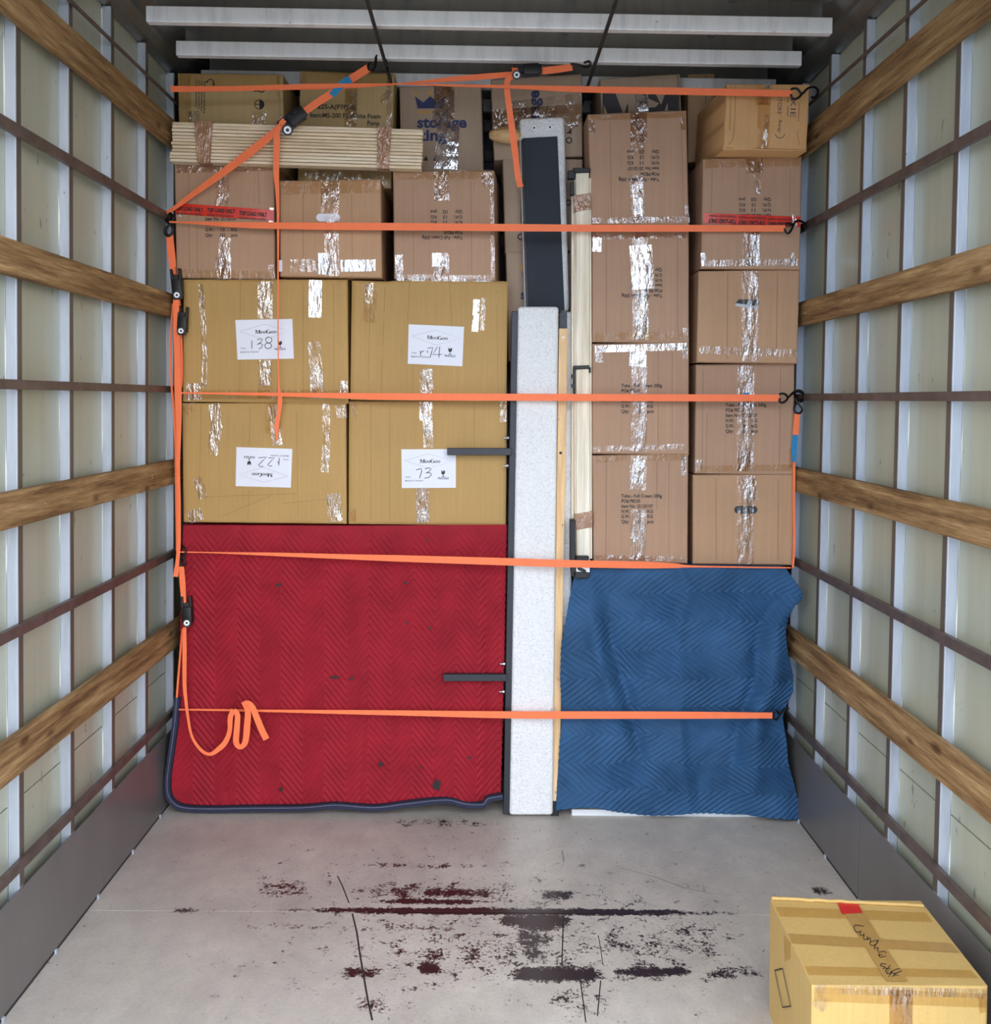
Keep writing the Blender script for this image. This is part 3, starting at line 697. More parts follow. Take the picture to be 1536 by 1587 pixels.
t2 = Carton('olive box lettered White Foam Pump, behind the slat bundle', ((465, 109), (611, 114), (606, 291), (461, 291)), 3.98, 0.40, 'olive', zb=a2.zt + 0.001, seed=9)
t2.text([('225-A(P7874)', 492, 168.4, 7.0, 1.5, 59, 0.02), ('Item:MS-200 F2 White Foam', 480, 181.5, 7.0, 1.2, 110, 0.02), ('Pump', 569, 194.2, 7.0, 1, 19, 0.02)], 'ink')
t2.tape([(545, 115), (543, 196)], 20, 'dtape'); t2.tape([(545, 140), (543, 196)], 18); t2.tape([(604, 116), (603, 196)], 9); t2.tape([(588, 158), (606, 140)], 10); t2.tape([(467, 118), (608, 121)], 22, 'dtape'); t2.tape([(462, 276), (604, 277)], 24, 'clear'); t2.tape([(470, 115), (468, 140)], 10)
t3 = Carton('grey-brown storage box with navy crown print and shiny tape', ((619, 134), (746, 131), (750, 270), (622, 270)), 4.05, 0.40, 'grey_box', zb=a3.zt + 0.001, seed=10, xb=0.01)
zz = lambda x, y: (600 + x / 8.82, 100 + y / 8.82)
t3.poly([zz(380, 435), zz(495, 520), zz(590, 432), zz(690, 520), zz(800, 435), zz(768, 600), zz(418, 600)], 'navy', 'crown_print', 0.0012)
for cx in (382, 582, 795): t3.poly(arc(*zz(cx, 388), 3.3, 3.3, 0, 6.2, 12), 'ochre', 'crown_print', 0.0012)
t3.poly([zz(418, 632), zz(765, 632), zz(765, 668), zz(418, 668)], 'ochre', 'crown_print', 0.0012)
t3.text([('storage', 646.5, 197.5, 16.5, 0, 77, 0.035), ('king', 646.5, 217.5, 16.5, 0, 46, 0.035)], 'navy')
for cx in (660, 675): t3.poly([(cx - 4, 249), (cx, 241), (cx + 4, 249)], 'ink', 'recycling_mark', 0.0012)
t3.tape([(688, 134), (689, 186)], 32, 'btape'); t3.tape([(700, 140), (701, 185)], 6); t3.tape([(686, 130), (686, 170)], 26); t3.tape([(682, 171), (684, 194)], 26, 'clear2', eps=0.003); t3.tape([(695, 192), (691, 262)], 35, 'clear2', eps=0.0035)
t4 = Carton('grey-brown carton with sideways lettering, top of the stack behind the dark panel', ((761, 123), (902, 114), (903, 242), (766, 248)), 4.0, 0.40, 'grey_box', seed=11)
t4.text([('storage', 835, 217, 16.5, -90, 77, 0.035)], 'navy'); t4.poly([(877, 206), (886, 202), (886, 206 + 2), ], 'ink', 'recycling_mark')
t4.poly([(878, 207), (886, 198), (886, 207)], 'ink', 'recycling_mark'); t4.lines([arc(882, 217.5, 4.2, 4.2, 0, 6.2832, 12)], 2.0, 'ink', 'recycling_mark')
t4.tape([(763, 185), (902, 176)], 30, 'btape', wr=0.002); t4.tape([(790, 165), (902, 152)], 16, 'clear'); t4.tape([(800, 176), (880, 168)], 14, 'clear'); t4.tape([(872, 200), (896, 192)], 8, 'clear'); t4.tape([(764, 190), (806, 186)], 26, 'clear')
t4b = Carton('grey-brown carton with recycling print, second in the stack behind the dark panel', ((779, 250), (903, 244), (904, 388), (783, 392)), 4.0, 0.40, 'grey_box', zt=t4.zb - 0.001, seed=12)
t4b.lines([arc(807, 367, 4.2, 4.2, 0, 6.2832, 12)], 2.0, 'ink', 'recycling_mark'); t4b.text([('REMOVALS', 811, 345, 4.5, -90, 34, 0.02)], 'ink')
t4b.lines([arc(881, 314, 4.0, 4.0, 0, 6.2832, 12)], 2.0, 'ink', 'recycling_mark')
t4c = Carton('grey-brown carton with an ochre dot, lowest visible in the stack behind the dark panel', ((784, 394), (904, 390), (905, 560), (788, 560)), 4.0, 0.40, 'grey_box', zt=t4b.zb - 0.001, seed=13)
t4c.poly(arc(808, 414, 3.5, 3.5, 0, 6.2, 12), 'ochre', 'crown_print', 0.0012); t4c.poly([(809, 422), (816, 432), (816, 440), (812, 440)], 'navy', 'crown_print', 0.0012); t4c.text([('st', 807, 463, 14, 0, 13, 0.035)], 'navy')

# ------------------------------------------------------------------ right-hand columns
YR = 3.842
z_r = z_blue
r1d = Carton('brown box with upright cream print, lowest of the column beside the pale timber', ((918, 706), (1067, 703), (1066, 872), (920, 870)), YR, 0.42, 'brown', zb=z_r, seed=14)
r1c = Carton('brown box, print crossed by strap, bluish tape along its top edge', ((918, 533), (1068, 530), (1068, 701), (918, 704)), YR, 0.42, 'brown', zb=r1d.zt + 0.001, seed=15)
r1b = Carton('brown box with wide wrinkled silver tape patch over upside-down print', ((918, 350), (1068, 348), (1068, 528), (918, 531)), YR - 0.002, 0.42, 'brown', zb=r1c.zt + 0.001, seed=16)
r1a = Carton('brown box with upside-down print, in front of the big black letters', ((911, 177), (1064, 171), (1068, 346), (917, 348)), YR - 0.004, 0.42, 'brown', zb=r1b.zt + 0.001, seed=17)
r1d.text(tube_block(963, 771, 7.95, 0)); r1c.text(tube_block(963, 600, 7.95, 0)); r1b.text(tube_block(1026.6, 456, 8.0, 180)); r1a.text(tube_block(1021.8, 276, 8.6, 180))
r1d.tape([(990, 706), (988, 760)], 26); r1d.tape([(991, 712), (987, 750)], 18, 'clear2'); r1d.tape([(990, 790), (988, 868)], 24); r1d.tape([(921, 712), (1062, 708)], 10, 'dtape'); r1d.tape([(922, 864), (1062, 866)], 8); r1d.tape([(1060, 708), (1060, 736)], 7, 'clear2'); r1d.tape([(988, 812), (988, 840)], 18, 'clear2')
r1c.tape([(990, 535), (988, 568)], 26, 'clear2'); r1c.tape([(922, 541), (1064, 537)], 11, 'clear2', eps=0.003); r1c.tape([(991, 568), (990, 700)], 24); r1c.tape([(920, 696), (1064, 692)], 9); r1c.tape([(928, 546), (929, 562)], 12); r1c.tape([(1062, 536), (1062, 556)], 8)
r1b.tape([(992, 352), (993, 526)], 25); r1b.tape([(993, 380), (997, 448)], 35, 'clear2', eps=0.003); r1b.tape([(920, 364), (1064, 362)], 14); r1b.tape([(926, 366), (925, 390)], 14, 'clear2'); r1b.tape([(922, 522), (1062, 520)], 12, 'dtape'); r1b.tape([(1062, 508), (1064, 526)], 8); r1b.tape([(994, 462), (994, 526)], 20)
r1a.tape([(990, 175), (990, 220)], 26, 'btape'); r1a.tape([(988, 175), (988, 242)], 22); r1a.tape([(986, 272), (990, 344)], 20, 'clear'); r1a.tape([(985, 275), (991, 335)], 14, 'clear2'); r1a.tape([(914, 183), (1062, 178)], 8, 'dtape'); r1a.tape([(916, 186), (918, 206)], 10); r1a.tape([(1058, 182), (1059, 202)], 8, 'btape'); r1a.tape([(918, 342), (1064, 340)], 9); r1a.tape([(1064, 318), (1066, 345)], 6)

r2d = Carton('tan box with dark oval hand hole at the bottom of the column beside right wall', ((1074, 736), (1230, 734), (1229, 876), (1074, 876)), 3.868, 0.42, 'brown2', zb=z_r - 0.006, seed=18)
r2c = Carton('brown box with upright print just under the strap hook, beside right wall', ((1079, 565), (1232, 562), (1230, 732), (1077, 733)), 3.858, 0.42, 'brown', zb=r2d.zt + 0.001, seed=19)
r2b = Carton('tan box with slit-shaped hand hole in the column beside right wall', ((1083, 420), (1240, 417), (1236, 562), (1080, 563)), 3.822, 0.42, 'brown2', zb=r2c.zt + 0.001, seed=20)
r2a = Carton('brown box crossed by red warning tape, in the column beside right wall', ((1090, 246), (1243, 242), (1240, 414), (1087, 416)), 3.80, 0.30, 'brown', zb=r2b.zt + 0.001, seed=21)
r2t = Carton('honey-coloured box with handwriting, tipped on top of right column', ((1126.6, 130), (1256, 130.5), (1250.5, 233), (1121, 229)), 3.70, 0.40, 'orange_box', zb=r2a.zt + 0.001, seed=22, xb=-0.02, rough=0.005)
r2c.text(tube_block(1124.6, 630, 8.1, 0)); r2a.text(tube_block(1195, 348, 8.2, 180))
warn_tape(r2a, 338, 344, 1090, 1241, [(1141, 340.5), (1187, 343), (1232, 345.5)], 182, 16)
slot(r2d, 1156, 790, 36, 12, 'mblack', 'hand_hole'); 
r2b.poly([(1139, 471), (1145, 464), (1172, 464), (1177, 468), (1174, 478), (1166, 479)], 'mblack', 'hand_hole', 0.0008); r2b.lines([[(1140, 472), (1174, 477)]], 4.5, 'steel', 'flap_edge', 0.002)
for K, x, ya, yb in ((r2d, 1156, 737, 874), (r2c, 1156, 566, 730), (r2b, 1163, 420, 560), (r2a, 1165, 348, 412)):
    K.tape([(x, ya), (x - 1, yb)], 26); K.tape([(x + 4, ya + 8), (x + 1, (ya + yb) / 2)], 10, 'clear')
r2d.tape([(1160, 740), (1164, 775)], 22); r2c.tape([(1156, 604), (1154, 640)], 20, 'clear'); r2c.tape([(1155, 700), (1155, 730)], 24, 'btape'); r2c.tape([(1080, 727), (1228, 725)], 10, 'dtape'); r2c.tape([(1082, 712), (1084, 730)], 10); r2c.tape([(1162, 610), (1152, 610)], 3, 'tag', 0.002, 0); r2c.tape([(1226, 695), (1226, 725)], 6, 'dtape')
r2b.tape([(1084, 542), (1236, 548)], 12, 'clear'); r2a.tape([(1169, 246), (1170, 268)], 26, 'btape'); r2a.tape([(1173, 258), (1174, 300)], 10); r2a.tape([(1090, 392), (1091, 412)], 8, 'clear2'); r2a.tape([(1228, 392), (1229, 412)], 8, 'clear2'); r2a.tape([(1092, 408), (1236, 406)], 10); r2a.tape([(1092, 254), (1240, 250)], 14, 'dtape'); r2a.tape([(1230, 332), (1233, 352)], 6, 'clear2', 0.004)
r2t.tape([(1184, 131), (1183, 163)], 24, 'dtape'); r2t.tape([(1184, 158), (1183, 231)], 20, 'dtape'); r2t.tape([(1183, 142), (1184, 162)], 14); r2t.tape([(1189, 178), (1184, 230)], 8); r2t.tape([(1188, 130), (1189, 137)], 10, 'clear2')
r2t.lines([[(1133, 132), (1132, 175), (1130, 225)], [(1140, 132), (1139, 180), (1137, 212), (1130, 224)], [(1239, 160), (1236, 208), (1240, 226)], [(1124, 229), (1250, 232)]], 0.8, cardboard('carton_crease', (150, 108, 66)), 'flap_crease', 0.0012)
r2t.text([('STORE', 1206, 148, 6.2, 92, 29, -0.006), ('Away', 1207, 185, 5.4, 94, 20, -0.006), ('KIE', 1226, 152, 8, 92, 30, -0.004)], 'pen', 'handwriting')
r2t.lines([[(1221, 143), (1221, 180)], arc(1209, 206, 7.5, 8, 0.2, 2.9, 10)], 1.0, 'pen')
mbx = Carton('grey-brown carton with giant black letters, half hidden at the top', ((930, 122), (1054, 114), (1057, 175), (933, 178)), 3.98, 0.36, 'grey_box', zb=r1a.zt + 0.001, seed=23)
zm = lambda x, y: (900 + x / 6.98, 100 + y / 6.98)
for poly in ([zm(237, 305), zm(375, 305), zm(455, 520), zm(290, 530), zm(250, 430), zm(250, 530), zm(237, 530)], [zm(730, 315), zm(810, 315), zm(905, 500), zm(735, 515)], [zm(915, 315), zm(1070, 315), zm(1070, 500), zm(945, 500), zm(940, 410), zm(905, 500), zm(868, 440)], [zm(500, 435), zm(515, 430), zm(512, 520), zm(478, 520)]):
    mbx.poly(poly, 'mblack', 'big_letter', 0.0014)
mbx.tape([(993, 140), (996, 173)], 20, 'clear2'); mbx.lines([[(1050, 116), (1053, 172)]], 1.0, 'pen', 'flap_crease')
flat = Carton('narrow flat carton standing upright between the lettered and honey boxes', ((1066, 114), (1108, 113), (1104, 250), (1066, 252)), 4.12, 0.14, 'flat_box', seed=24)
flat.lines([[(1094, 116), (1093, 246)]], 0.8, 'pen', 'flap_crease')

for K, L in ((r1d, [(940, 712, 939, 866), (1037, 712, 1036, 864), (1018, 716, 1018, 790)]), (r1c, [(1020, 545, 1020, 690), (1042, 545, 1042, 690)]), (r1b, [(940, 372, 940, 520), (1050, 366, 1050, 520)]),
             (r1a, [(945, 190, 948, 338), (1056, 186, 1060, 338)]), (r2c, [(1090, 572, 1088, 724), (1096, 640, 1095, 720), (1210, 572, 1208, 722)]), (r2d, [(1110, 742, 1110, 868), (1206, 742, 1206, 868)]), (r2b, [(1128, 424, 1127, 556), (1205, 424, 1203, 556)]),
             (r2a, [(1104, 262, 1102, 330), (1225, 262, 1224, 330)]), (a1, [(292, 264, 294, 425), (305, 300, 306, 430), (400, 262, 402, 318)]), (a2, [(470, 300, 470, 400), (545, 300, 546, 400)]), (a3, [(640, 280, 641, 425), (730, 280, 731, 425)])):
    creases(K, 'brown_crease', L)

# ------------------------------------------------------------------ bundle of slats
sl = root('slat_bundle', 'taped bundle of thin pale wooden slats lying across the boxes', 'slats', Vector((atY(460, 255, 3.83).x, 3.83, a1.zt)))
NS = 12; YS = 3.80
for i in range(NS):
    t0, t1_ = (i + 0.05) / NS, (i + random.uniform(0.84, 0.92)) / NS
    xl = 265.5 + random.uniform(-0.8, 1.0) - (3.5 if i >= 9 else 0); xr = 655 + random.uniform(-1.2, 1.2) - (3 if i >= 10 else 0)
    yl = lambda t: 187.5 + (250.0 - 187.5) * t; yr = lambda t: 199.5 + (262.0 - 199.5) * t
    dy = random.uniform(0, 0.010)
    q = [atY(xl, yl(t0), YS), atY(xr, yr(t0), YS), atY(xr, yr(t1_), YS), atY(xl, yl(t1_), YS)]
    MB().hexa([p + Vector((0, dy, 0)) for p in q], (0, 0.055, 0)).build('slat', 'slat', sl, bevel=0.0012, seg=1)
def wrap(xa0, xa1, xb0, xb1):
    yl = lambda x, t: lerp(187.5 + (250.0 - 187.5) * t, 199.5 + (262.0 - 199.5) * t, (x - 265) / 390)
    n = 10; A = [atY(lerp(xa0, xb0, k / n), yl(lerp(xa0, xb0, k / n), lerp(-0.015, 1.015, k / n)), YS - 0.0018 - 0.0012 * random.random()) for k in range(n + 1)]
    B = [atY(lerp(xa1, xb1, k / n), yl(lerp(xa1, xb1, k / n), lerp(-0.015, 1.015, k / n)), YS - 0.0018 - 0.0012 * random.random()) for k in range(n + 1)]
    up = Vector((0, 0.055, 0)); A = [A[0] + up] + A + [A[-1] + up]; B = [B[0] + up] + B + [B[-1] + up]; m = len(A)
    MB().add(A + B, [(i, i + 1, m + i + 1, m + i) for i in range(m - 1)]).build('packing_tape', brownwrap, sl, smooth=40)
brownwrap = None
def solid_brown():
    t = NT('glossy_brown_tape'); n1 = t.noise(20, 3)
    t.set(color=t.ramp(n1, [(0.3, lin((150, 108, 82))), (0.7, lin((178, 136, 106)))]), rough=0.12, spec=0.9)
    t.bump(t.noise(60, 3, 0.55, sc=(1, 1, 0.35)), 1.0, 0.010); return t.m
brownwrap = solid_brown(); MT['bwrap'] = brownwrap
wrap(301, 330, 306, 326); wrap(585, 607, 584, 603)

# turned wooden leg
yk = 3.955; tl = root('turned_leg', 'turned pale wooden furniture leg poking out beside the dark panel', 'furniture leg', atY(784, 222, yk))
prof = [(758, 1.5), (759, 5.0), (763, 7.8), (770, 10.4), (778, 12.0), (786, 12.6), (793, 12.3), (800, 10.8), (805, 8.4), (808, 6.0), (812, 5.5), (840, 5.5)]
prof = smooth_path(prof, 4); pts = [atY(x, 209.5 + (x - 780) * 0.02, yk) for x, _ in prof]
MB().tube(pts, [r * yk / FPX for _, r in prof], 24).build('leg_bulb', 'turned', tl, smooth=60)

# ------------------------------------------------------------------ furniture parts standing in the middle gap
def slab(q, Y, depth, mat, name, rt, bevel=0.01, seg=3):
    return MB().hexa([atY(x, y, Y) for x, y in q], (0, depth, 0)).build(name, mat, rt, smooth=40, bevel=bevel, seg=seg)
bf = root('bed_frame_rail', 'black steel frame upright with two short arms, left of the white upholstered column', 'bed frame', atY(786, 1262, 3.862))
slab(((793, 482), (803, 482), (790, 1262), (780, 1262)), 3.84, 0.03, 'frame', 'upright', bf, 0.002, 1)
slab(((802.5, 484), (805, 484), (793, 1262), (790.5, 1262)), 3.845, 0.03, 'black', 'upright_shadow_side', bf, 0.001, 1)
slab(((693, 694.5), (793, 694.5), (793, 705.5), (693, 705.5)), 3.826, 0.02, 'frame', 'arm', bf, 0.0015, 1)
slab(((687, 1045), (786, 1045), (786, 1056), (687, 1056)), 3.826, 0.02, 'frame', 'arm', bf, 0.0015, 1)
for x, y in ((789, 679), (788, 722), (783, 1029), (782, 1072)):
    b = MB().cyl(atY(x, y, 3.85), atY(x - 8, y, 3.85), 0.0035, 10); b.cyl(atY(x - 0.5, y, 3.85), atY(x - 3, y, 3.85), 0.006, 6); b.build('bolt', 'steel', bf, smooth=40)
c1 = root('upholstered_column', 'tall white boucle upholstered piece standing on the floor', 'furniture', atY(828, 1265, 3.85))
slab(((803, 475), (866, 475), (857, 1264), (789.5, 1264)), 3.832, 0.15, 'boucle', 'upholstery', c1, 0.012, 4)
ws = root('timber_strip', 'narrow peach pine strip with screw holes beside the tall white column', 'timber', atY(860, 1245, 3.86))
slab(((866.5, 509), (880.5, 509), (867, 1243), (855.5, 1243)), 3.852, 0.03, 'pine', 'strip', ws, 0.0015, 1)
for x, y, mt, r in ((873.5, 523, 'pale', 2.6), (869, 702, 'gasket', 2.2), (865.5, 650, 'turned', 1.6), (872, 814, 'gasket', 1.0), (866, 894, 'turned', 1.8), (864.5, 1052, 'turned', 2.4), (861, 1228, 'turned', 1.4)):
    MB().cyl(atY(x, y, 3.8505), atY(x, y, 3.853), r * 3.85 / FPX, 12).build('screw_hole', mt, ws)
slab(((868, 484), (879, 484), (879, 512), (868, 512)), 3.856, 0.006, 'frame', 'metal_plate', ws, 0.001, 1)
for y in (491, 506): MB().cyl(atY(872.5, y, 3.8545), atY(872.5, y, 3.857), 0.004, 10).build('plate_hole', 'black', ws)
slab(((854, 1242), (866, 1242), (866, 1265), (854, 1265)), 3.848, 0.03, 'black', 'foot', ws, 0.002, 1)
c2 = root('upholstered_panel', 'white boucle panel edge between pine strip and bundled pale timber', 'furniture', atY(878, 1255, 3.9))
slab(((868, 483), (889, 483), (884, 1245), (858, 1245)), 3.888, 0.1, 'boucle', 'upholstery', c2, 0.010, 3)
hp = root('dark_backed_panel', 'upright white boucle panel with dark grey backing and two bolts', 'furniture', atY(845, 480, 3.95))
slab(((805, 183), (873, 180), (886, 182), (889, 560), (815, 560))[0:1] + ((875, 180), (883, 482), (813, 482)), 3.935, 0.058, 'boucle', 'upholstery', hp, 0.014, 4)
slab(((809, 214), (864, 211), (875, 481), (817, 481)), 3.927, 0.012, 'pcb', 'backing_cloth', hp, 0.002, 1)
slab(((807.5, 217), (811.5, 216), (819.5, 481), (815.5, 481)), 3.926, 0.010, 'black', 'backing_edge', hp, 0.001, 1)
for x, y in ((828, 198), (852.5, 197)):
    MB().cyl(atY(x, y, 3.931), atY(x, y, 3.937), 3.4 * 3.9 / FPX, 14).build('bolt_washer', 'steel', hp, smooth=40)
    MB().cyl(atY(x, y, 3.928), atY(x, y, 3.934), 1.7 * 3.9 / FPX, 10).build('bolt_head', 'gasket', hp, smooth=40)
tb = root('timber_bundle', 'tall pale timber bundle taped together with black end clips', 'timber', atY(905, 893, 3.85))
slab(((892.5, 267), (913, 267), (914.5, 862), (893.5, 866)), 3.825, 0.05, 'pale', 'board', tb, 0.0015, 1)
slab(((890, 276), (916.5, 276), (918, 866), (890.5, 866)), 3.838, 0.035, 'pale', 'board', tb, 0.0015, 1)
slab(((886, 296), (891, 296), (890, 806), (885.5, 806)), 3.854, 0.03, 'pale', 'board', tb, 0.0015, 1)
for q in (((889, 303), (915.5, 299), (916, 324), (890, 329)), ((891, 797), (918.5, 792), (918.5, 817), (891, 822))):
    slab(q, 3.822, 0.06, 'bwrap', 'packing_tape', tb, 0.001, 1)
for q in (((888, 260), (915, 260), (915, 267), (888, 268)), ((880, 264), (892, 264), (892, 277), (880, 277)), ((884, 282), (890, 280), (890, 302), (884, 302)),
          ((889, 567), (913.5, 566), (913.5, 571.5), (889, 572.5)), ((889, 570), (891.8, 570), (891.8, 612), (889, 612)), ((913, 569), (916, 569), (916, 578), (913, 578)),
          ((884, 806), (892, 806), (892, 872), (884, 872)), ((893, 863), (913, 863), (913, 870), (893, 870)), ((884, 868), (893, 868), (892, 896), (886, 892)), ((888, 886), (914, 887), (913, 896), (890, 897)), ((893, 876), (909, 884), (908, 888), (896, 884))):
    slab(q, 3.815 if q[0][1] < 800 else 3.786, 0.03 if q[0][1] < 800 else 0.05, 'black', 'rubber_clip', tb, 0.002, 1)
slab(((893, 866), (914, 866), (914, 888), (893, 888)), 3.79, 0.045, 'white', 'clip_insert', tb, 0.001, 1)
for y in (583, 598): MB().cyl(atY(888.5, y, 3.815), atY(888.5, y, 3.83), 3.6 * 3.8 / FPX, 10).build('rubber_clip', 'black', tb, smooth=40)

# ------------------------------------------------------------------ ratchet straps
def web(rt, pts, name='webbing', mat='strap', k=4, th=0.0018):
    """pts: (ax, ay, bx, by, Y): the two edges of the webbing"""
    P = smooth_path(pts, k) if k > 1 else pts
    return MB().ribbon([atY(p[0], p[1], p[4]) for p in P], [atY(p[2], p[3], p[4]) for p in P], th).build(name, mat, rt, smooth=50)
def hweb(rt, pts, **kw): return web(rt, [(x, y0, x, y1, Y) for x, y0, y1, Y in pts], **kw)
def cweb(rt, pts, **kw):
    """centre line (x, y, width, Y)"""
    P = smooth_path(pts, kw.pop('k', 6)); out = []
    for i, p in enumerate(P):
        a, b = P[max(0, i - 1)], P[min(len(P) - 1, i + 1)]; dx, dy = b[0] - a[0], b[1] - a[1]; L = math.hypot(dx, dy) or 1; h = p[2] / 2
        out.append((p[0] - dy / L * h, p[1] + dx / L * h, p[0] + dy / L * h, p[1] - dx / L * h, p[3]))
    return web(rt, out, k=1, **kw)
def hook(rt, pts, r=0.0042):
    P = smooth_path(pts, 6); return MB().tube([atY(x, y, Y) for x, y, Y in P], r, 8).build('wire_hook', 'black_steel', rt, smooth=60)
def ratchet(rt, cx, cy, ang, L, W, Y, spool=-0.42, side=0.05):
    """L along, W across in picture pixels, ang: direction of the long axis"""
    c, s = math.cos(math.radians(ang)), math.sin(math.radians(ang)); w = lambda a, b: (cx + a * c - b * s, cy + a * s + b * c)
    def plate(a0, a1, b0, b1, y0, y1, name, mat, bev=0.0015):
        slab([w(a0 * L, b0 * W), w(a1 * L, b0 * W), w(a1 * L, b1 * W), w(a0 * L, b1 * W)], y0, y1 - y0, mat, name, rt, bev, 2)
    plate(-0.5, 0.40, -0.50, -0.30, Y - 0.022, Y + 0.004, 'ratchet_side_plate', 'black')
    plate(-0.5, 0.40, 0.30, 0.50, Y - 0.022, Y + 0.004, 'ratchet_side_plate', 'black')
    plate(-0.15, 0.50, -0.42, 0.42, Y - 0.030, Y - 0.016, 'ratchet_handle', 'black', 0.003)
    plate(-0.30, 0.30, -0.28, 0.28, Y - 0.012, Y + 0.002, 'ratchet_base', 'gasket')
    x, y = w(spool * L, side * W); rr = W * 0.30 * Y / FPX
    MB().cyl(atY(x, y, Y - 0.031), atY(x, y, Y - 0.010), rr * 1.25, 16).build('ratchet_gear', 'black_steel', rt, smooth=40)
    MB().cyl(atY(x, y, Y - 0.035), atY(x, y, Y - 0.030), rr * 0.85, 16).build('ratchet_spool', 'steel', rt, smooth=40)
    MB().cyl(atY(x, y, Y - 0.038), atY(x, y, Y - 0.034), rr * 0.4, 12).build('spool_pin', 'gasket', rt, smooth=40)

# top strap, hooked to right wall and to the roof rod
s1 = root('ratchet_strap', 'orange ratchet strap across the top, with loose tail by dark panel', 'strap', atY(748, 137, 3.68))
hweb(s1, [(264, 133, 139.5, 3.74), (350, 133.5, 139, 3.74), (440, 131, 138, 3.74), (520, 129.5, 136, 3.74), (590, 129.5, 131.5, 3.74), (620, 129.2, 131, 3.74), (700, 130.5, 134, 3.73), (800, 132, 137.5, 3.72), (900, 133.5, 143, 3.71), (1060, 136, 147, 3.67), (1228, 140, 150, 3.64)])
hweb(s1, [(265, 139.8, 142.5, 3.742), (350, 138, 141, 3.742), (520, 131.5, 137.5, 3.745), (620, 128.5, 131, 3.745), (690, 120, 127, 3.745), (740, 115, 124, 3.745), (798, 110.5, 119, 3.745)])
cweb(s1, [(797, 104, 8, 3.735), (798, 113, 10, 3.73), (787, 124, 9, 3.73), (786, 140, 9, 3.735), (789, 165, 9, 3.74), (793, 195, 10, 3.75), (797, 225, 10, 3.77), (800, 250, 9, 3.80), (803, 275, 9, 3.82), (807, 290, 9, 3.82)], name='loose_tail')
ratchet(s1, 818, 107, -3, 44, 18, 3.74, -0.40, 0.45)
cweb(s1, [(838, 110, 11, 3.73), (862, 107.5, 11, 3.73), (887, 104, 10, 3.73)])
hook(s1, [(884, 99, 3.73), (895, 100, 3.73), (908, 104, 3.74), (915, 100, 3.76), (913, 95, 3.78), (906, 97, 3.76)])
hook(s1, [(1226, 139, 3.64), (1230, 137, 3.64), (1236, 138, 3.64), (1243, 145, 3.645), (1252, 137, 3.66), (1262, 135, 3.68), (1268, 141, 3.70), (1264, 150, 3.70), (1258, 151, 3.69)])
hook(s1, [(1243, 145, 3.645), (1238, 151, 3.64), (1232, 153.5, 3.64), (1227, 151, 3.64), (1226, 146, 3.64)])

# diagonal strap that turns round the rail and runs across the upper boxes
s2 = root('ratchet_strap', 'orange ratchet strap running diagonally over the slats, then level below them', 'strap', atY(748, 353, 3.78))
cweb(s2, [(572, 105, 12.5, 3.76), (545, 122, 12.5, 3.755), (514, 145, 12, 3.75), (490, 160, 11.5, 3.75), (468, 176, 11, 3.75)])
cweb(s2, [(543, 122, 11, 3.745), (532, 129, 11.5, 3.742), (524, 137, 11, 3.742), (514, 148, 10, 3.745)], name='blue_tag', mat='tag')
hook(s2, [(570, 101, 3.76), (574, 98, 3.765), (581, 100, 3.77), (583, 88, 3.78), (588, 84, 3.79), (595, 86, 3.79), (599, 96, 3.79), (601, 110, 3.78)])
hook(s2, [(570, 101, 3.76), (572, 108, 3.76), (577, 109, 3.765), (582, 102, 3.77), (583, 90, 3.78)])
ratchet(s2, 453, 184, -38, 46, 22, 3.762, -0.36, 0.42)
cweb(s2, [(441, 192, 9, 3.722), (435, 186, 9, 3.722)], k=2, name='webbing_wrap')
for a in (0, 9):
    slab([(446 + a, 181 - a * 0.7), (450 + a, 178 - a * 0.7), (452 + a, 180 - a * 0.7), (448 + a, 183 - a * 0.7)], 3.728, 0.004, 'gasket', 'handle_slot', s2, 0.0005, 1)
cweb(s2, [(438, 192, 9, 3.735), (428, 202, 10, 3.74), (400, 226, 13, 3.755), (350, 264, 11.5, 3.78), (306, 296, 9, 3.81), (268, 324, 6, 3.84), (258, 330, 5, 3.85)])
cweb(s2, [(438, 190, 7, 3.732), (430, 202, 8, 3.735), (429, 225, 10, 3.75), (428, 262, 9, 3.77), (430, 300, 6, 3.80), (431, 340, 4, 3.805), (431, 430, 2.4, 3.815), (431, 520, 1.7, 3.822), (432, 595, 2.2, 3.825), (434, 618, 7, 3.825), (432, 640, 6, 3.828), (429, 660, 7, 3.83), (429, 684, 2, 3.83)], name='loose_tail')
hweb(s2, [(262, 342.5, 345, 3.83), (300, 343.5, 347, 3.815), (345, 344.2, 351, 3.80), (400, 344.5, 354, 3.795), (500, 345, 356, 3.79), (620, 345.5, 357, 3.785), (900, 348, 359, 3.775), (1060, 348.5, 359, 3.77), (1217, 349, 359, 3.755)])
hook(s2, [(1217, 348, 3.755), (1222, 346, 3.755), (1229, 348, 3.76), (1232, 344, 3.775), (1238, 342, 3.79), (1246, 346, 3.81), (1247, 355, 3.82), (1241, 360, 3.81)])
hook(s2, [(1232, 344, 3.775), (1228, 353, 3.765), (1223, 361, 3.755), (1218, 360, 3.755), (1216, 354, 3.755)])

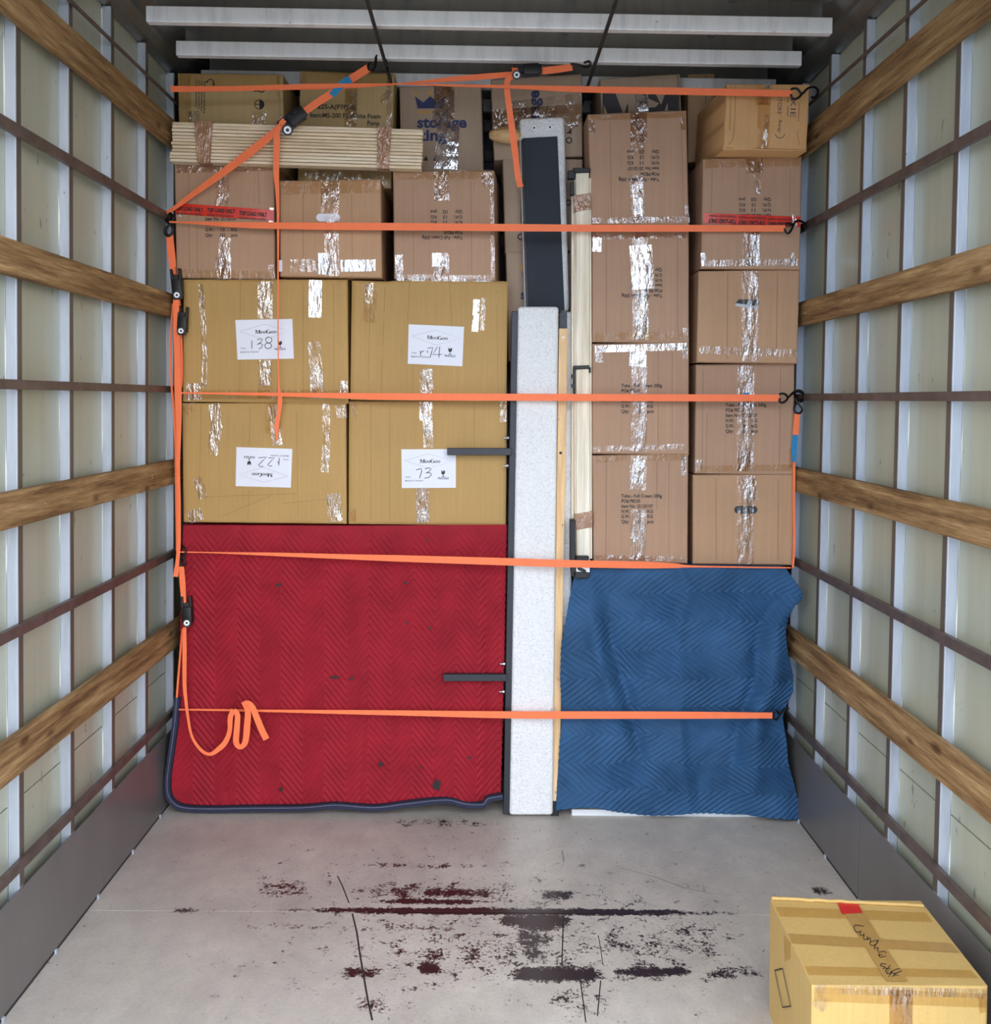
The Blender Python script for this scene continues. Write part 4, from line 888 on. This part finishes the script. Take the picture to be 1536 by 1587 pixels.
# strap across the mustard boxes
s3 = root('ratchet_strap', 'orange ratchet strap pulled level across the labelled mustard boxes', 'strap', atY(748, 614, 3.8))
hweb(s3, [(272, 607.5, 610, 3.835), (320, 608, 611, 3.83), (430, 608.5, 614, 3.82), (540, 609, 618, 3.815), (620, 609.5, 620, 3.81), (900, 610.5, 621.5, 3.795), (1060, 611, 622, 3.79), (1208, 611.5, 622, 3.785)])
hook(s3, [(1208, 612, 3.785), (1211, 610, 3.785), (1217, 611, 3.785), (1222, 615, 3.79), (1230, 608, 3.80), (1238, 607, 3.82), (1245, 611, 3.84), (1246, 619, 3.84), (1241, 623, 3.83)])
hook(s3, [(1222, 615, 3.79), (1218, 621, 3.785), (1213, 624, 3.785), (1208, 622, 3.785), (1209, 617, 3.785)])
ratchet(s3, 282, 497, 93, 44, 15, 3.84, 0.36)
cweb(s3, [(263, 366, 4, 3.855), (268, 400, 4, 3.852), (274, 440, 4, 3.85), (278, 474, 5, 3.845)])
cweb(s3, [(279, 518, 6, 3.845), (280, 560, 7, 3.845), (278, 600, 8, 3.845), (272, 612, 4, 3.845)])
hook(s3, [(262, 331, 3.845), (266, 335, 3.84), (267, 343, 3.835), (259, 353, 3.838), (258, 361, 3.838), (263, 365, 3.838), (268, 359, 3.838), (266, 350, 3.838), (258, 343, 3.84), (255, 336, 3.85), (258, 330, 3.855)])

# strap under the right-hand stacks, ratchet by left wall
s4 = root('ratchet_strap', 'orange ratchet strap slanting across top of red blanket, under tan boxes', 'strap', atY(748, 868, 3.8))
hweb(s4, [(276, 854.5, 856.5, 3.835), (330, 855.5, 857.5, 3.832), (430, 856.5, 862, 3.825), (540, 859, 867, 3.815), (620, 860.5, 870.5, 3.808), (790, 865, 876.5, 3.785), (850, 867, 878.5, 3.776), (890, 868, 879.5, 3.772), (930, 869, 880, 3.78), (1000, 870.5, 881, 3.795), (1045, 873, 880.5, 3.806), (1080, 876.5, 879.5, 3.808), (1226, 879, 881, 3.812)])
cweb(s4, [(1229, 880, 3, 3.82), (1231, 840, 4, 3.85), (1230.5, 780, 4, 3.855), (1231, 715, 4, 3.845)])
cweb(s4, [(1231, 716, 5, 3.84), (1231, 696, 8, 3.835), (1233, 672, 8, 3.83)], name='blue_tag', mat='tag')
cweb(s4, [(1233, 674, 9, 3.828), (1236, 639, 9, 3.822)])
hook(s4, [(1230, 612, 3.835), (1236, 605, 3.84), (1244, 608, 3.845), (1245, 617, 3.84), (1236, 623, 3.83), (1231, 632, 3.825), (1233, 639, 3.822), (1240, 640, 3.822), (1243, 634, 3.825), (1238, 626, 3.828), (1232, 617, 3.832)])
ratchet(s4, 273, 440, 84, 48, 16, 3.838, 0.36)
cweb(s4, [(262, 362, 9, 3.838), (264, 390, 9, 3.838), (268, 425, 8, 3.835)]); cweb(s4, [(266, 364, 4, 3.842), (269, 390, 4, 3.84), (271, 414, 4, 3.84)])
cweb(s4, [(273, 462, 9, 3.815), (273, 500, 9, 3.82), (275, 560, 10, 3.825), (276, 610, 11, 3.83), (277, 660, 8, 3.83), (276, 720, 6, 3.83), (277, 780, 6, 3.83), (277, 840, 6, 3.83), (275, 870, 6, 3.83), (272, 894, 8, 3.825)], name='loose_tail')
cweb(s4, [(268, 470, 3, 3.85), (264, 540, 3, 3.855), (266, 600, 3, 3.855), (270, 640, 4, 3.85), (272, 700, 3, 3.85), (273, 780, 3, 3.85), (274, 854, 3, 3.845)])
hook(s4, [(264, 330, 3.842), (269, 337, 3.835), (264, 347, 3.835), (256, 354, 3.835), (255, 361, 3.836), (260, 366, 3.836), (266, 362, 3.836), (268, 353, 3.836), (263, 345, 3.838), (258, 338, 3.845)])

# bottom strap with curled tail
s5 = root('ratchet_strap', 'orange ratchet strap low across both blankets, with curled loose tail', 'strap', atY(748, 1106, 3.8))
hweb(s5, [(272, 1098.5, 1101, 3.84), (340, 1099, 1102, 3.838), (430, 1100, 1104, 3.835), (540, 1100.5, 1107, 3.825), (620, 1101, 1109, 3.82), (790, 1102.5, 1113.5, 3.805), (900, 1102.5, 1114, 3.775), (1060, 1103, 1114, 3.76), (1199, 1104.5, 1113.5, 3.75)])
hook(s5, [(1199, 1103, 3.75), (1204, 1102, 3.75), (1209, 1106, 3.76), (1216, 1099, 3.82), (1222, 1098, 3.86)]); hook(s5, [(1199, 1104, 3.75), (1199, 1113, 3.75), (1204, 1115, 3.75), (1209, 1106, 3.76)])
hook(s5, [(278, 848, 3.85), (285, 848, 3.838), (288, 856, 3.835), (281, 864, 3.835), (279, 873, 3.835), (284, 877, 3.835), (287, 871, 3.835), (283, 862, 3.838)])
cweb(s5, [(281, 878, 8, 3.832), (283, 905, 9, 3.83), (285, 936, 7, 3.828)])
ratchet(s5, 289, 948, 86, 46, 16, 3.838, 0.38)
cweb(s5, [(283, 975, 3, 3.845), (278, 1030, 3, 3.845), (273, 1092, 3, 3.845)])
cweb(s5, [(286, 972, 5, 3.82), (286, 1010, 6.5, 3.822), (286, 1060, 6, 3.825), (288, 1085, 5, 3.82), (291, 1110, 4, 3.81), (297, 1140, 4, 3.80), (310, 1161, 5, 3.795), (325, 1169, 5, 3.79), (340, 1160, 8, 3.79), (350, 1149, 8, 3.79), (356, 1132, 7, 3.79), (357, 1112, 8, 3.79), (362, 1100, 8, 3.79)], name='loose_tail')
cweb(s5, [(362, 1101, 8, 3.788), (368, 1108, 8, 3.785), (367, 1130, 9, 3.78), (366, 1150, 9, 3.78), (372, 1158, 7, 3.78), (380, 1150, 9, 3.78), (383, 1125, 10, 3.78), (384, 1102, 9, 3.78), (379, 1092, 7, 3.785)], name='loose_tail', k=8)
cweb(s5, [(376, 1093, 8, 3.778), (383, 1089, 7, 3.775), (391, 1096, 9, 3.772), (399, 1115, 10, 3.772), (406, 1132, 10, 3.772), (413, 1146, 10, 3.772)], name='loose_tail', k=8)

# ------------------------------------------------------------------ foreground box
fb = Carton('straw-coloured taped box alone in the foreground, handwriting on its lid', ((1259, 1523), (1532, 1533), (1532, 1640), (1259, 1640)), 2.21, 0.39, 'front_box', zb=0.0, zt=0.298, seed=30, xb=0.016, rough=0.003)
def tp(px, py, e=0.0012):
    d = ray(px, py); return C0 + d * ((0.298 + e - C0.z) / d.z)
def topband(q, mat, name='packing_tape', e=0.0012, n=8):
    A = [tp(lerp(q[0][0], q[1][0], k / n), lerp(q[0][1], q[1][1], k / n), e) for k in range(n + 1)]; B = [tp(lerp(q[3][0], q[2][0], k / n), lerp(q[3][1], q[2][1], k / n), e) for k in range(n + 1)]
    m = n + 1; return MB().add(A + B, [(i, i + 1, m + i + 1, m + i) for i in range(n)]).build(name, mat, fb.root)
zf = lambda x, y: (1150 + x / 3.979, 1360 + y / 3.979)
def solid_tape(name, c):
    t = NT(name); n1 = t.noise(60, 3, sc=(1, 0.3, 1)); base = lin(c)
    t.set(color=t.ramp(n1, [(0.3, tuple(v * 0.88 for v in base[:3])), (0.7, base)]), rough=0.3, spec=0.5); return t.m
MT['tan_solid'] = solid_tape('tan_packing_tape', (176, 138, 76)); MT['red_solid'] = solid_tape('red_packing_tape', (205, 30, 34))
topband((zf(205, 180), zf(1130, 215), zf(1180, 275), zf(235, 240)), 'dtape', e=0.0010)
topband((zf(285, 345), zf(1290, 405), zf(1340, 462), zf(310, 405)), 'tan_solid', e=0.0012)
topband((zf(385, 545), zf(1410, 570), zf(1460, 620), zf(410, 600)), 'dtape', e=0.0012)
topband((zf(584, 142), zf(890, 640), zf(1025, 640), zf(708, 148)), 'tan_solid', e=0.0018)
topband((zf(582, 142), zf(616, 224), zf(745, 218), zf(708, 146)), 'red_solid', e=0.0024)
mb = MB()
def tl_(pts, w=1.1):
    P = smooth_path([zf(*p) for p in pts], 4); m = len(P); vs = []
    for i, (x, y) in enumerate(P):
        a, b = P[max(0, i - 1)], P[min(m - 1, i + 1)]; dx, dy = b[0] - a[0], b[1] - a[1]; L = math.hypot(dx, dy) or 1
        vs += [tp(x - dy / L * w / 2, y + dx / L * w / 2, 0.003), tp(x + dy / L * w / 2, y - dx / L * w / 2, 0.003)]
    mb.add(vs, [(2 * i, 2 * i + 1, 2 * i + 3, 2 * i + 2) for i in range(m - 1)])
for st in ([(752, 300), (705, 293), (690, 305), (705, 335), (735, 330)], [(735, 330), (728, 350), (745, 358), (752, 345), (752, 362)], [(752, 362), (752, 380), (772, 378), (772, 362), (776, 384)], [(776, 384), (790, 372), (794, 400)],
           [(840, 385), (800, 395), (788, 405), (806, 420), (835, 402), (840, 385), (815, 435)], [(815, 440), (840, 432), (835, 455)], [(840, 462), (880, 455), (890, 470)], [(848, 470), (852, 490), (888, 484)], [(838, 478), (868, 476)],
           [(890, 535), (862, 530), (855, 542), (885, 552), (868, 562)], [(915, 540), (880, 580)], [(885, 560), (915, 562)], [(905, 572), (890, 590), (912, 590), (925, 572)], [(975, 560), (930, 575), (905, 612)], [(915, 588), (950, 590)], [(985, 575), (950, 590), (925, 612)], [(935, 600), (965, 602)]):
    tl_(st)
mb.build('handwriting', 'ink', fb.root)
# left side: printed hand-hole outline and tape seam
def sp(px, py, e=0.0012):
    xw = fb.P[0].x; p = atX(px, py, xw - e)
    for _ in range(3): p = atX(px, py, xw + 0.016 * (p.y - 2.21) / 0.39 - e)
    return p
mb = MB()
def sl_(pts, w):
    for (x0, y0), (x1, y1) in zip(pts, pts[1:]):
        dx, dy = x1 - x0, y1 - y0; L = math.hypot(dx, dy); nx, ny = -dy / L * w / 2, dx / L * w / 2
        mb.add([sp(x0 + nx, y0 + ny), sp(x1 + nx, y1 + ny), sp(x1 - nx, y1 - ny), sp(x0 - nx, y0 - ny)], [(0, 1, 2, 3)])
sl_([zf(200, 572), zf(248, 560), zf(298, 795), zf(248, 800), zf(200, 572)], 0.8); sl_([zf(200, 574), zf(250, 561)], 2.0); sl_([zf(248, 800), zf(298, 794)], 2.0)
mb.build('hand_hole_outline', 'ink', fb.root)
MB().add([sp(*zf(258, 352)), sp(*zf(300, 400)), sp(*zf(300, 500)), sp(*zf(262, 520))], [(0, 1, 2, 3)]).build('packing_tape', 'dtape', fb.root)
fb.tape([(1262, 1541), (1530, 1551)], 22, 'dtape'); fb.tape([(1264, 1533), (1530, 1540)], 14, 'clear'); fb.tape([(1397, 1534), (1396, 1600)], 36, 'btape'); fb.tape([(1398, 1540), (1396, 1600)], 26, 'clear'); fb.tape([(1264, 1548), (1282, 1560)], 22, 'clear'); fb.tape([(1522, 1546), (1524, 1570)], 12, 'dtape')
mb = MB(); n = 24
A = [tp(lerp(1194, 1428, k / n), lerp(1391, 1402.5, k / n), 0.0) for k in range(n + 1)]
A = [p + Vector((0, -0.012, 0.0045 + 0.002 * noise.noise((k * 0.6, 1, 2)))) for k, p in enumerate(A)]
mb.tube(A, 0.0045, 8).build('rolled_lid_edge', 'front_box', fb.root, smooth=60)
